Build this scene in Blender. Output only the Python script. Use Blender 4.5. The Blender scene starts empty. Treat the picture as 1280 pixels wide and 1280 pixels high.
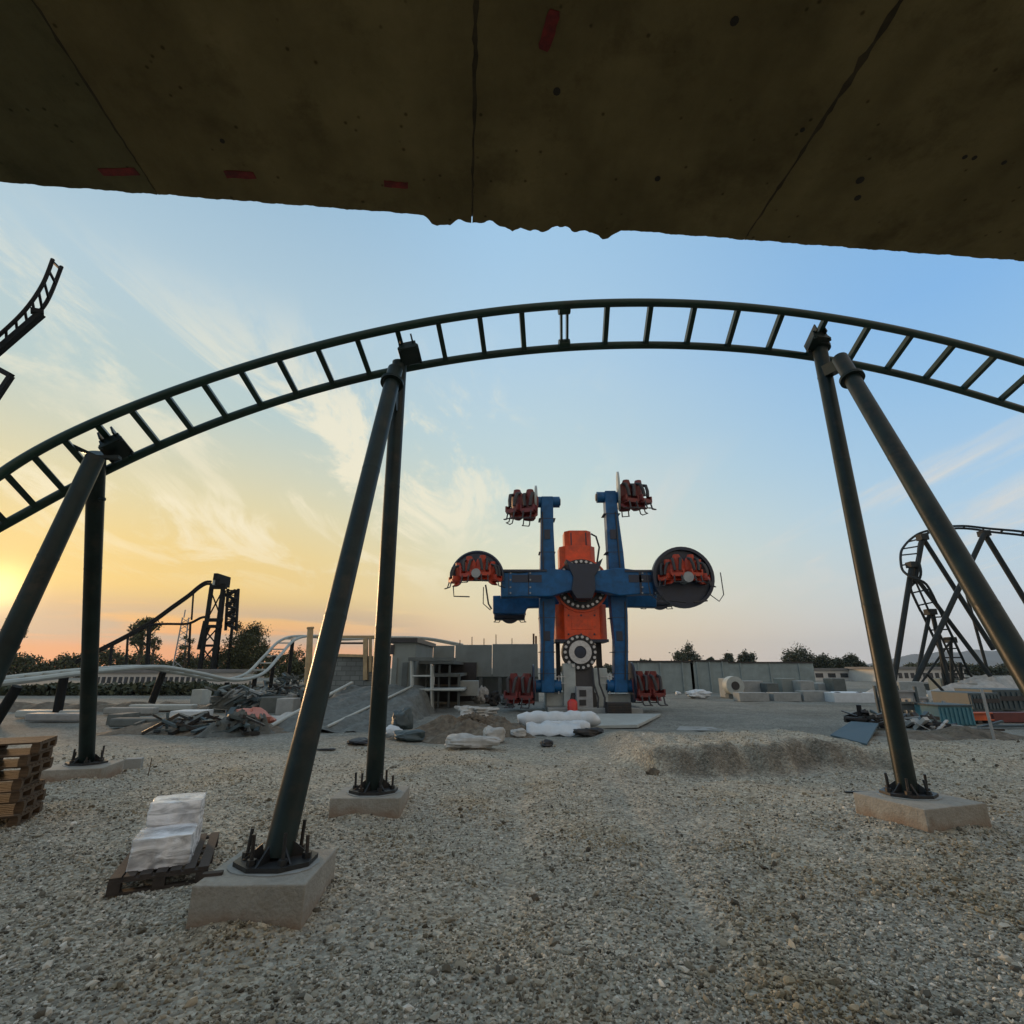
import bpy, math, random
import numpy as np
from mathutils import Vector, Matrix, noise as mnoise

random.seed(7)
np.random.seed(7)
R = math.radians
scene = bpy.context.scene
COL = scene.collection

# ------------------------------------------------------------------ camera
PITCH = math.atan(195 / 640)
CS, SN = math.cos(PITCH), math.sin(PITCH)
EYE = 2.0
cd = bpy.data.cameras.new('camera')
cd.lens = 18.0
cd.sensor_width = 36.0
cd.clip_start = 0.05
cd.clip_end = 20000
cam = bpy.data.objects.new('camera', cd)
cam.location = (0, 0, EYE)
cam.rotation_euler = (math.pi / 2 + PITCH, 0, 0)
COL.objects.link(cam)
scene.camera = cam


def P(px, py, t):
    u = -(py - 640) / 640
    return Vector(((px - 640) / 640 * t, (CS - SN * u) * t, EYE + (SN + CS * u) * t))


def W(px, py, Y):
    u = -(py - 640) / 640
    return P(px, py, Y / (CS - SN * u))


# ------------------------------------------------------------------ terrain
def sstep(a, b, v):
    q = np.clip((v - a) / (b - a), 0, 1)
    return q * q * (3 - 2 * q)


def gh(x, y):
    x = np.asarray(x, float)
    y = np.asarray(y, float)
    near = 1 - sstep(30, 60, y)
    h = 0.022 * (np.sin(x * 1.3 + 0.7 * y) * np.cos(y * 0.9 - x * 0.4) + 0.6 * np.sin(2.7 * x - 1.1 * y + 1) * np.sin(1.9 * y + 0.3))
    h = h + 0.010 * np.sin(5.1 * x + 2.0 * y) * np.sin(4.3 * y - 1.2 * x)
    lip = 12.2 + 0.35 * np.sin(x * 1.1) + 0.15 * np.sin(x * 2.9 + 1)
    ext = sstep(2.2, 3.2, x) * (1 - 0.55 * sstep(7.2, 8.6, x)) * (1 - sstep(15, 19, x))
    lump = 1 + 0.12 * np.sin(2.3 * x + 0.4) * np.sin(1.3 * x + y) + 0.08 * np.sin(7.3 * x - 0.9 * y) * np.sin(3.7 * x + 1) + 0.05 * np.sin(13 * x) * np.sin(5 * y)
    h = h + 0.42 * ext * sstep(-0.5, 0.15, y - lip + 0.12 * np.sin(4.7 * x) + 0.07 * np.sin(11 * x)) * (1 - sstep(1.0, 7.5, y - lip)) * lump
    h = h - 0.10 * ext * np.exp(-((y - lip + 0.75) / 0.4) ** 2)
    h = h + 0.16 * np.exp(-((x + 1.5) / 1.0) ** 2 - ((y - 11.2) / 0.9) ** 2)
    h = h + 0.12 * np.exp(-((x + 2.7) / 0.5) ** 2 - ((y - 12.0) / 0.7) ** 2)
    h = h - 0.10 * np.exp(-((x - 0.42) / 0.13) ** 2 - ((y - 3.0) / 0.10) ** 2)
    h = h + 0.05 * np.exp(-((x + 0.2) / 1.1) ** 2 - ((y - 4.2) / 0.25) ** 2)
    h = h - 0.05 * np.exp(-((x - 1.25 - 0.06 * y) / 0.22) ** 2) * sstep(3.2, 4.5, y) * (1 - sstep(9, 13, y))
    h = h - 0.04 * np.exp(-((x + 0.35 - 0.05 * y) / 0.22) ** 2) * sstep(3.8, 5, y) * (1 - sstep(9, 13, y))
    for (fx, fy, fr) in FOOT:
        q = ((x - fx) ** 2 + (y - fy) ** 2) ** 0.5 / fr
        h = h + 0.05 * np.exp(-(np.maximum(q - 0.75, 0) / 0.42) ** 2) * (1 + 0.5 * np.sin(5 * x) * np.sin(4 * y + 1))
    return h * near


FOOT = [(-2.13, 5.24, 0.62), (-2.05, 8.53, 0.6), (5.46, 7.83, 0.72), (-7.56, 10.0, 0.65)]


def G(px, py):
    z = 0.0
    u = -(py - 640) / 640
    for _ in range(6):
        p = P(px, py, (z - EYE) / (SN + CS * u))
        z = float(gh(p.x, p.y))
    p.z = z
    return p


# ------------------------------------------------------------------ materials
def s2l(c):
    return tuple((v / 255 / 12.92) if v / 255 <= 0.04045 else ((v / 255 + 0.055) / 1.055) ** 2.4 for v in c)


MATS = {}


def mat(name, col, rough=0.6, metal=0.0, var=0.18, scale=3.0, bump=0.0, bscale=40.0, col2=None, fac2=0.0, s2=1.2, detail=6, spec=0.5, stretch=None):
    if name in MATS:
        return MATS[name]
    m = bpy.data.materials.new(name)
    m.use_nodes = True
    nt = m.node_tree
    b = nt.nodes['Principled BSDF']
    b.inputs['Roughness'].default_value = rough
    b.inputs['Metallic'].default_value = metal
    b.inputs['Specular IOR Level'].default_value = spec
    tc = nt.nodes.new('ShaderNodeTexCoord')
    vec = tc.outputs['Object']
    if stretch:
        mp = nt.nodes.new('ShaderNodeMapping')
        mp.inputs['Scale'].default_value = stretch
        nt.links.new(vec, mp.inputs['Vector'])
        vec = mp.outputs['Vector']
    n = nt.nodes.new('ShaderNodeTexNoise')
    n.inputs['Scale'].default_value = scale
    n.inputs['Detail'].default_value = detail
    n.inputs['Roughness'].default_value = 0.65
    nt.links.new(vec, n.inputs['Vector'])
    rp = nt.nodes.new('ShaderNodeValToRGB')
    lo = tuple(max(0, c * (1 - var)) for c in col)
    hi = tuple(min(1, c * (1 + var)) for c in col)
    rp.color_ramp.elements[0].position = 0.32
    rp.color_ramp.elements[0].color = (*lo, 1)
    rp.color_ramp.elements[1].position = 0.68
    rp.color_ramp.elements[1].color = (*hi, 1)
    nt.links.new(n.outputs['Fac'], rp.inputs['Fac'])
    out = rp.outputs['Color']
    if col2:
        n2 = nt.nodes.new('ShaderNodeTexNoise')
        n2.inputs['Scale'].default_value = s2
        n2.inputs['Detail'].default_value = 8
        n2.inputs['Roughness'].default_value = 0.7
        nt.links.new(vec, n2.inputs['Vector'])
        mr = nt.nodes.new('ShaderNodeMapRange')
        mr.inputs['From Min'].default_value = 0.52
        mr.inputs['From Max'].default_value = 0.66
        mr.inputs['To Max'].default_value = fac2
        nt.links.new(n2.outputs['Fac'], mr.inputs['Value'])
        mx = nt.nodes.new('ShaderNodeMix')
        mx.data_type = 'RGBA'
        nt.links.new(mr.outputs['Result'], mx.inputs['Factor'])
        nt.links.new(out, mx.inputs['A'])
        mx.inputs['B'].default_value = (*col2, 1)
        out = mx.outputs['Result']
    nt.links.new(out, b.inputs['Base Color'])
    rr = nt.nodes.new('ShaderNodeMapRange')
    rr.inputs['To Min'].default_value = max(0.05, rough - 0.12)
    rr.inputs['To Max'].default_value = min(1, rough + 0.12)
    nt.links.new(n.outputs['Fac'], rr.inputs['Value'])
    nt.links.new(rr.outputs['Result'], b.inputs['Roughness'])
    if bump > 0:
        n3 = nt.nodes.new('ShaderNodeTexNoise')
        n3.inputs['Scale'].default_value = bscale
        n3.inputs['Detail'].default_value = 5
        nt.links.new(vec, n3.inputs['Vector'])
        bp = nt.nodes.new('ShaderNodeBump')
        bp.inputs['Strength'].default_value = bump
        bp.inputs['Distance'].default_value = 0.02
        nt.links.new(n3.outputs['Fac'], bp.inputs['Height'])
        nt.links.new(bp.outputs['Normal'], b.inputs['Normal'])
    MATS[name] = m
    return m


def footing_mat():
    m = MATS['footing_concrete']
    nt = m.node_tree
    b = nt.nodes['Principled BSDF']
    src = b.inputs['Base Color'].links[0].from_socket
    tc = [n for n in nt.nodes if n.type == 'TEX_COORD'][0]
    sp = nt.nodes.new('ShaderNodeSeparateXYZ')
    nt.links.new(tc.outputs['Object'], sp.inputs[0])
    nz = nt.nodes.new('ShaderNodeTexNoise')
    nz.inputs['Scale'].default_value = 5
    nz.inputs['Detail'].default_value = 7
    nt.links.new(tc.outputs['Object'], nz.inputs['Vector'])
    ma = nt.nodes.new('ShaderNodeMath')
    ma.operation = 'MULTIPLY_ADD'
    nt.links.new(nz.outputs['Fac'], ma.inputs[0])
    ma.inputs[1].default_value = 0.34
    nt.links.new(sp.outputs['Z'], ma.inputs[2])
    mr = nt.nodes.new('ShaderNodeMapRange')
    mr.inputs['From Min'].default_value = 0.20
    mr.inputs['From Max'].default_value = 0.34
    mr.inputs['To Min'].default_value = 0.62
    mr.inputs['To Max'].default_value = 0.0
    nt.links.new(ma.outputs[0], mr.inputs['Value'])
    mx = nt.nodes.new('ShaderNodeMix')
    mx.data_type = 'RGBA'
    nt.links.new(mr.outputs['Result'], mx.inputs['Factor'])
    nt.links.new(src, mx.inputs['A'])
    mx.inputs['B'].default_value = (0.22, 0.125, 0.066, 1)
    nt.links.new(mx.outputs['Result'], b.inputs['Base Color'])


def brick_mat(name, col, mortar, bw, bh, gap=0.02, var=0.2):
    m = bpy.data.materials.new(name)
    m.use_nodes = True
    nt = m.node_tree
    b = nt.nodes['Principled BSDF']
    b.inputs['Roughness'].default_value = 0.9
    tc = nt.nodes.new('ShaderNodeTexCoord')
    sp = nt.nodes.new('ShaderNodeSeparateXYZ')
    nt.links.new(tc.outputs['Object'], sp.inputs[0])
    ad = nt.nodes.new('ShaderNodeMath')
    nt.links.new(sp.outputs['X'], ad.inputs[0])
    nt.links.new(sp.outputs['Y'], ad.inputs[1])
    cb = nt.nodes.new('ShaderNodeCombineXYZ')
    nt.links.new(ad.outputs[0], cb.inputs['X'])
    nt.links.new(sp.outputs['Z'], cb.inputs['Y'])
    br = nt.nodes.new('ShaderNodeTexBrick')
    br.inputs['Scale'].default_value = 1.0
    br.inputs['Brick Width'].default_value = bw
    br.inputs['Row Height'].default_value = bh
    br.inputs['Mortar Size'].default_value = gap
    br.inputs['Color1'].default_value = (*[c * (1 - var) for c in col], 1)
    br.inputs['Color2'].default_value = (*[c * (1 + var) for c in col], 1)
    br.inputs['Mortar'].default_value = (*mortar, 1)
    nt.links.new(cb.outputs[0], br.inputs['Vector'])
    n = nt.nodes.new('ShaderNodeTexNoise')
    n.inputs['Scale'].default_value = 0.6
    n.inputs['Detail'].default_value = 8
    nt.links.new(tc.outputs['Object'], n.inputs['Vector'])
    mr = nt.nodes.new('ShaderNodeMapRange')
    mr.inputs['From Min'].default_value = 0.3
    mr.inputs['From Max'].default_value = 0.7
    mr.inputs['To Min'].default_value = 0.7
    mr.inputs['To Max'].default_value = 1.25
    nt.links.new(n.outputs['Fac'], mr.inputs['Value'])
    mx = nt.nodes.new('ShaderNodeMix')
    mx.data_type = 'RGBA'
    mx.blend_type = 'MULTIPLY'
    mx.inputs['Factor'].default_value = 1
    nt.links.new(br.outputs['Color'], mx.inputs['A'])
    nt.links.new(mr.outputs['Result'], mx.inputs['B'])
    nt.links.new(mx.outputs['Result'], b.inputs['Base Color'])
    MATS[name] = m
    return m


M_track = mat('painted_track_steel', (0.011, 0.030, 0.023), 0.36, 0.0, 0.3, 2.5, 0.05, 60, (0.026, 0.031, 0.022), 0.4, 2.0, spec=0.25)
M_col = mat('painted_column_steel', (0.009, 0.018, 0.017), 0.40, 0.0, 0.4, 2.2, 0.08, 45, (0.034, 0.031, 0.023), 0.65, 2.6, spec=0.2, detail=9)
M_plate = mat('base_plate_steel', (0.03, 0.032, 0.033), 0.5, 0.5, 0.3, 9, 0.1, 60, (0.10, 0.06, 0.035), 0.5, 5)
M_conc = mat('footing_concrete', (0.29, 0.275, 0.235), 0.9, 0, 0.22, 5, 0.6, 38, (0.19, 0.165, 0.125), 0.7, 2.4, detail=10)
footing_mat()
M_slab = mat('deck_concrete', (0.195, 0.157, 0.076), 0.95, 0, 0.30, 2.2, 0.6, 24, (0.105, 0.081, 0.04), 0.8, 3.1, detail=10, spec=0.1)
M_slabg = mat('deck_concrete_green', (0.15, 0.135, 0.072), 0.95, 0, 0.3, 2.2, 0.5, 24, (0.09, 0.085, 0.045), 0.8, 3.1, detail=10, spec=0.1)


def slab_detail(m):
    """pores, dark drips and board-width tone changes of cast concrete"""
    nt = m.node_tree
    b = nt.nodes['Principled BSDF']
    src = b.inputs['Base Color'].links[0].from_socket
    tc = [n for n in nt.nodes if n.type == 'TEX_COORD'][0]
    v = nt.nodes.new('ShaderNodeTexVoronoi')
    v.inputs['Scale'].default_value = 19
    v.inputs['Randomness'].default_value = 1
    nt.links.new(tc.outputs['Object'], v.inputs['Vector'])
    mr = nt.nodes.new('ShaderNodeMapRange')
    for k, x in zip(('From Min', 'From Max', 'To Min', 'To Max'), (0.05, 0.11, 0.45, 1.0)):
        mr.inputs[k].default_value = x
    nt.links.new(v.outputs['Distance'], mr.inputs['Value'])
    w_ = nt.nodes.new('ShaderNodeTexNoise')
    w_.inputs['Scale'].default_value = 1.5
    w_.inputs['Detail'].default_value = 9
    mp = nt.nodes.new('ShaderNodeMapping')
    mp.inputs['Scale'].default_value = (3.0, 0.8, 1)
    mp.inputs['Rotation'].default_value = (0, 0, -0.09)
    nt.links.new(tc.outputs['Object'], mp.inputs['Vector'])
    nt.links.new(mp.outputs[0], w_.inputs['Vector'])
    mr2 = nt.nodes.new('ShaderNodeMapRange')
    for k, x in zip(('From Min', 'From Max', 'To Min', 'To Max'), (0.36, 0.64, 0.84, 1.14)):
        mr2.inputs[k].default_value = x
    nt.links.new(w_.outputs['Fac'], mr2.inputs['Value'])
    m1 = nt.nodes.new('ShaderNodeMath')
    m1.operation = 'MULTIPLY'
    nt.links.new(mr.outputs['Result'], m1.inputs[0])
    nt.links.new(mr2.outputs['Result'], m1.inputs[1])
    mx = nt.nodes.new('ShaderNodeMix')
    mx.data_type = 'RGBA'
    mx.blend_type = 'MULTIPLY'
    mx.inputs['Factor'].default_value = 1
    nt.links.new(src, mx.inputs['A'])
    nt.links.new(m1.outputs[0], mx.inputs['B'])
    nt.links.new(mx.outputs['Result'], b.inputs['Base Color'])


slab_detail(M_slab)
slab_detail(M_slabg)
M_seal = mat('joint_sealant', (0.055, 0.042, 0.022), 0.95, 0, 0.5, 12)
M_tape = mat('red_tape', (0.17, 0.016, 0.014), 0.7, 0, 0.6, 40)
M_hole = mat('form_tie_plug', (0.03, 0.026, 0.02), 0.95, 0, 0.3, 20)
M_wood = mat('pallet_wood', (0.085, 0.052, 0.026), 0.85, 0, 0.5, 6, 0.25, 50, (0.028, 0.017, 0.010), 0.8, 3, stretch=(1, 6, 6))
M_wooddark = mat('dark_pallet_wood', (0.045, 0.036, 0.03), 0.85, 0, 0.4, 8, 0.2, 50)
M_bag = mat('grey_paper_bag', (0.34, 0.335, 0.32), 0.8, 0, 0.2, 5, 0.3, 18)


def film_mat():
    m = bpy.data.materials.new('stretch_film')
    m.use_nodes = True
    nt = m.node_tree
    b = nt.nodes['Principled BSDF']
    b.inputs['Base Color'].default_value = (0.90, 0.91, 0.92, 1)
    b.inputs['Roughness'].default_value = 0.22
    tc = nt.nodes.new('ShaderNodeTexCoord')
    mp = nt.nodes.new('ShaderNodeMapping')
    mp.inputs['Rotation'].default_value = (0.35, 0.3, 0)
    mp.inputs['Scale'].default_value = (1, 1, 3.2)
    nt.links.new(tc.outputs['Object'], mp.inputs['Vector'])
    n = nt.nodes.new('ShaderNodeTexNoise')
    n.inputs['Scale'].default_value = 3.4
    n.inputs['Detail'].default_value = 6
    n.inputs['Roughness'].default_value = 0.55
    n.inputs['Distortion'].default_value = 0.8
    nt.links.new(mp.outputs[0], n.inputs['Vector'])
    r = nt.nodes.new('ShaderNodeMapRange')
    for k, x in zip(('From Min', 'From Max', 'To Min', 'To Max'), (0.38, 0.58, 0.35, 0.97)):
        r.inputs[k].default_value = x
    nt.links.new(n.outputs['Fac'], r.inputs['Value'])
    nt.links.new(r.outputs['Result'], b.inputs['Alpha'])
    bp = nt.nodes.new('ShaderNodeBump')
    bp.inputs['Strength'].default_value = 0.8
    bp.inputs['Distance'].default_value = 0.03
    nt.links.new(n.outputs['Fac'], bp.inputs['Height'])
    nt.links.new(bp.outputs['Normal'], b.inputs['Normal'])
    return m


M_film = film_mat()
M_block = mat('grey_concrete_block', (0.26, 0.275, 0.265), 0.9, 0, 0.2, 2.5, 0.2, 30, (0.22, 0.215, 0.2), 0.6, 1.3)
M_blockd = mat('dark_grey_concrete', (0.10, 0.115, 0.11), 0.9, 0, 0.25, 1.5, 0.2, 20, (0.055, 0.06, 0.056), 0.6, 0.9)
M_panel = mat('precast_panel', (0.19, 0.215, 0.20), 0.9, 0, 0.14, 0.8, 0.1, 20, (0.13, 0.145, 0.135), 0.6, 0.5)
M_pale = mat('pale_track_steel', (0.30, 0.33, 0.31), 0.45, 0.1, 0.15, 1.5)
M_far = mat('far_steel', (0.012, 0.014, 0.015), 0.7, 0.0, 0.2, 2, spec=0.12)
M_farR = mat('grey_green_steel', (0.022, 0.028, 0.03), 0.6, 0.0, 0.25, 2, spec=0.15)
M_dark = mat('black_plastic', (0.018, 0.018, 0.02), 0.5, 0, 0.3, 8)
M_blue = mat('blue_arm_paint', (0.008, 0.082, 0.205), 0.42, 0.0, 0.3, 2.2, 0.05, 30, (0.010, 0.042, 0.095), 0.75, 1.3, spec=0.25, detail=10)
M_navy = mat('navy_hub_paint', (0.008, 0.016, 0.035), 0.45, 0.0, 0.3, 2.0)
M_orange = mat('orange_housing_paint', (0.66, 0.060, 0.006), 0.4, 0.0, 0.22, 2.4, 0.05, 30, (0.34, 0.035, 0.010), 0.65, 1.4, detail=10)
M_seat = mat('red_orange_seat_shell', (0.36, 0.034, 0.010), 0.5, 0.0, 0.3, 5)
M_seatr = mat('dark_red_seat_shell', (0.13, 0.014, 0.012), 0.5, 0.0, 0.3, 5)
M_harness = mat('harness_padding', (0.03, 0.028, 0.03), 0.6, 0, 0.3, 8)
M_steel = mat('bright_steel', (0.42, 0.43, 0.44), 0.4, 0.7, 0.2, 8)
M_lgrey = mat('light_grey_paint', (0.34, 0.37, 0.35), 0.55, 0, 0.15, 2.5)
M_grey = mat('grey_cabinet_paint', (0.25, 0.26, 0.26), 0.55, 0, 0.2, 3)
M_white = mat('white_sheet', (0.50, 0.54, 0.56), 0.5, 0, 0.08, 4, 0.3, 8)
M_sack = mat('dusty_sack', (0.36, 0.36, 0.34), 0.8, 0, 0.2, 4, 0.3, 12)
M_spoil = mat('grey_spoil', (0.10, 0.112, 0.106), 0.95, 0, 0.4, 5, 0.9, 14, (0.09, 0.093, 0.086), 0.8, 1.5, detail=10)
M_dirt = mat('dug_earth', (0.105, 0.085, 0.06), 0.97, 0, 0.5, 6, 1.0, 12, (0.19, 0.165, 0.125), 0.8, 2.2, detail=10)
M_red = mat('red_paint', (0.48, 0.03, 0.022), 0.4, 0, 0.15, 5)
M_redd = mat('dark_red_paint', (0.10, 0.02, 0.018), 0.5, 0, 0.25, 4)
M_pink = mat('faded_red_cover', (0.42, 0.17, 0.13), 0.7, 0, 0.2, 3)
M_teal = mat('teal_box_paint', (0.05, 0.165, 0.20), 0.5, 0, 0.2, 2)
M_slate = mat('slate_container_paint', (0.04, 0.062, 0.068), 0.55, 0, 0.25, 2)
M_orangeb = mat('orange_beam_paint', (0.5, 0.10, 0.03), 0.5, 0, 0.2, 3)
M_bluep = mat('blue_panel', (0.04, 0.085, 0.115), 0.75, 0, 0.12, 3)
M_wallR = mat('grey_green_hoarding', (0.22, 0.265, 0.26), 0.85, 0, 0.2, 0.7, 0.1, 10, (0.14, 0.17, 0.165), 0.6, 0.4)
M_fac = mat('pale_facade', (0.50, 0.48, 0.44), 0.85, 0, 0.1, 0.4)
M_win = mat('dark_window', (0.03, 0.035, 0.04), 0.2, 0, 0.2, 1)
M_roof = mat('grey_roof', (0.16, 0.16, 0.155), 0.85, 0, 0.2, 0.5)
M_timber = mat('raw_timber', (0.36, 0.27, 0.15), 0.8, 0, 0.25, 3)
M_bark = mat('bark', (0.07, 0.055, 0.04), 0.95, 0, 0.3, 4)
M_rebar = mat('rusty_rebar', (0.14, 0.075, 0.045), 0.8, 0.3, 0.3, 8)
M_blockwall = brick_mat('block_masonry', (0.15, 0.17, 0.165), (0.09, 0.10, 0.095), 0.5, 0.25, 0.02)


def leaf_mat(name, c1, c2):
    m = bpy.data.materials.new(name)
    m.use_nodes = True
    nt = m.node_tree
    b = nt.nodes['Principled BSDF']
    b.inputs['Roughness'].default_value = 0.7
    g = nt.nodes.new('ShaderNodeNewGeometry')
    rp = nt.nodes.new('ShaderNodeValToRGB')
    rp.color_ramp.elements[0].color = (*c1, 1)
    rp.color_ramp.elements[1].color = (*c2, 1)
    nt.links.new(g.outputs['Random Per Island'], rp.inputs['Fac'])
    nt.links.new(rp.outputs['Color'], b.inputs['Base Color'])
    return m


M_leaf = leaf_mat('tree_leaves', (0.022, 0.034, 0.014), (0.075, 0.085, 0.030))
M_leaf2 = leaf_mat('dark_tree_leaves', (0.018, 0.030, 0.016), (0.05, 0.062, 0.03))


# ------------------------------------------------------------------ mesh helpers
def world_origin(o):
    v = Vector((0, 0, 0))
    while o is not None:
        v += o.location
        o = o.parent
    return v


class MB:
    def __init__(self):
        self.v = []
        self.f = []

    def add(self, vs, fs):
        k = len(self.v)
        self.v += [Vector(q) for q in vs]
        self.f += [tuple(k + i for i in f) for f in fs]
        return self

    def hexa(self, c):
        return self.add(c, [(0, 3, 2, 1), (4, 5, 6, 7), (0, 1, 5, 4), (1, 2, 6, 5), (2, 3, 7, 6), (3, 0, 4, 7)])

    def box(self, lo, hi):
        a, b = lo, hi
        return self.hexa([(a[0], a[1], a[2]), (b[0], a[1], a[2]), (b[0], b[1], a[2]), (a[0], b[1], a[2]),
                          (a[0], a[1], b[2]), (b[0], a[1], b[2]), (b[0], b[1], b[2]), (a[0], b[1], b[2])])

    def obox(self, c, size, M=None, rz=0.0):
        M = M or Matrix.Rotation(rz, 3, 'Z')
        c = Vector(c)
        sx, sy, sz = size[0] / 2, size[1] / 2, size[2] / 2
        pts = [(-sx, -sy, -sz), (sx, -sy, -sz), (sx, sy, -sz), (-sx, sy, -sz), (-sx, -sy, sz), (sx, -sy, sz), (sx, sy, sz), (-sx, sy, sz)]
        return self.hexa([c + M @ Vector(p) for p in pts])

    def bar(self, p0, p1, w, h=None, up=(0, 0, 1)):
        h = h or w
        p0, p1 = Vector(p0), Vector(p1)
        d = (p1 - p0).normalized()
        up = Vector(up)
        if abs(d.dot(up)) > 0.98:
            up = Vector((0, 1, 0))
        s = d.cross(up).normalized()
        u = s.cross(d)
        q = []
        for p in (p0, p1):
            q += [p - s * w / 2 - u * h / 2, p + s * w / 2 - u * h / 2, p + s * w / 2 + u * h / 2, p - s * w / 2 + u * h / 2]
        return self.hexa(q)

    def tube(self, pts, r, n=12, caps=True):
        pts = [Vector(p) for p in pts]
        rs = r if isinstance(r, (list, tuple)) else [r] * len(pts)
        k = len(self.v)
        prev = None
        for i, p in enumerate(pts):
            d = (pts[min(i + 1, len(pts) - 1)] - pts[max(i - 1, 0)]).normalized()
            if prev is None:
                a = Vector((0, 0, 1)) if abs(d.z) < 0.9 else Vector((1, 0, 0))
                s = d.cross(a).normalized()
            else:
                s = (prev - d * prev.dot(d)).normalized()
            prev = s
            u = d.cross(s)
            for j in range(n):
                t = 2 * math.pi * j / n
                self.v.append(p + (s * math.cos(t) + u * math.sin(t)) * rs[i])
        for i in range(len(pts) - 1):
            for j in range(n):
                a, b = k + i * n + j, k + i * n + (j + 1) % n
                self.f.append((a, b, b + n, a + n))
        if caps:
            self.f.append(tuple(k + j for j in range(n))[::-1])
            self.f.append(tuple(k + (len(pts) - 1) * n + j for j in range(n)))
        return self

    def cyl(self, p0, p1, r, n=16, r1=None):
        return self.tube([p0, p1], [r, r if r1 is None else r1], n)

    def ring(self, c, ax, r0, r1, th, n=32):
        """washer with inner r0, outer r1, thickness th along ax"""
        c, ax = Vector(c), Vector(ax).normalized()
        a = Vector((0, 0, 1)) if abs(ax.z) < 0.9 else Vector((1, 0, 0))
        s = ax.cross(a).normalized()
        u = ax.cross(s)
        k = len(self.v)
        for j in range(n):
            t = 2 * math.pi * j / n
            e = s * math.cos(t) + u * math.sin(t)
            for (r, w) in ((r0, -th / 2), (r1, -th / 2), (r1, th / 2), (r0, th / 2)):
                self.v.append(c + e * r + ax * w)
        for j in range(n):
            a0, b0 = k + 4 * j, k + 4 * ((j + 1) % n)
            for q in range(4):
                self.f.append((a0 + q, a0 + (q + 1) % 4, b0 + (q + 1) % 4, b0 + q))
        return self

    def prism(self, poly, d):
        """polygon (list of 3d points) extruded by vector d"""
        n = len(poly)
        d = Vector(d)
        vs = [Vector(p) for p in poly] + [Vector(p) + d for p in poly]
        fs = [tuple(range(n))[::-1], tuple(range(n, 2 * n))] + [(i, (i + 1) % n, n + (i + 1) % n, n + i) for i in range(n)]
        return self.add(vs, fs)

    def ball(self, c, r, nu=12, nv=8, jit=0.0, rnd=None):
        c = Vector(c)
        r = Vector(r) if not isinstance(r, (int, float)) else Vector((r, r, r))
        k = len(self.v)
        ph = [random.random() * 6 for _ in range(6)]
        for i in range(nv + 1):
            th = math.pi * i / nv
            for j in range(nu):
                a = 2 * math.pi * j / nu
                w = 1 + jit * (math.sin(3 * a + ph[0] + 2 * th) + 0.7 * math.sin(5 * th + ph[1] - 2 * a) + 0.5 * math.sin(7 * a + ph[2]) * math.sin(4 * th + ph[3]))
                self.v.append(c + Vector((r.x * math.sin(th) * math.cos(a) * w, r.y * math.sin(th) * math.sin(a) * w, r.z * math.cos(th) * w)))
        for i in range(nv):
            for j in range(nu):
                a, b = k + i * nu + j, k + i * nu + (j + 1) % nu
                self.f.append((a, a + nu, b + nu, b))
        return self

    def build(self, name, m, parent=None, world=True, smooth=True, bevel=0.0, origin=None):
        me = bpy.data.meshes.new(name)
        off = Vector((0, 0, 0))
        o = bpy.data.objects.new(name, me)
        if parent is not None:
            o.parent = parent
            if world:
                off = world_origin(parent)
        elif origin is not None:
            off = Vector(origin)
            o.location = off
        me.from_pydata([v - off for v in self.v], [], self.f)
        me.materials.append(m)
        me.update()
        if smooth:
            me.polygons.foreach_set('use_smooth', [True] * len(me.polygons))
            me.set_sharp_from_angle(angle=R(38))
        COL.objects.link(o)
        if bevel > 0:
            bv = o.modifiers.new('bevel', 'BEVEL')
            bv.width = bevel
            bv.segments = 2
            bv.limit_method = 'ANGLE'
        return o


def np_mesh(name, V, F, m, parent=None, smooth=False, nper=4):
    me = bpy.data.meshes.new(name)
    V = np.asarray(V, np.float32)
    F = np.asarray(F, np.int32)
    me.vertices.add(len(V))
    me.vertices.foreach_set('co', V.ravel())
    nf = len(F)
    me.loops.add(nf * nper)
    me.loops.foreach_set('vertex_index', F.ravel())
    me.polygons.add(nf)
    me.polygons.foreach_set('loop_start', np.arange(0, nf * nper, nper, dtype=np.int32))
    me.polygons.foreach_set('use_smooth', [smooth] * nf)
    me.update(calc_edges=True)
    me.validate()
    me.materials.append(m)
    o = bpy.data.objects.new(name, me)
    if parent is not None:
        o.parent = parent
    COL.objects.link(o)
    return o


def tag(o, label=None, cat=None, group=None, kind=None):
    if label:
        o['label'] = label
    if cat:
        o['category'] = cat
    if group:
        o['group'] = group
    if kind or label:
        o['kind'] = kind or 'thing'
    return o


def thing(name, loc, label, cat, group=None, rz=0.0):
    o = bpy.data.objects.new(name, None)
    o.location = loc
    o.rotation_euler.z = rz
    o.empty_display_size = 0.3
    COL.objects.link(o)
    return tag(o, label, cat, group)


def copy_tree(o, parent=None):
    c = o.copy()
    COL.objects.link(c)
    if parent is not None:
        c.parent = parent
    for ch in list(o.children):
        copy_tree(ch, c)
    return c


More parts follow.
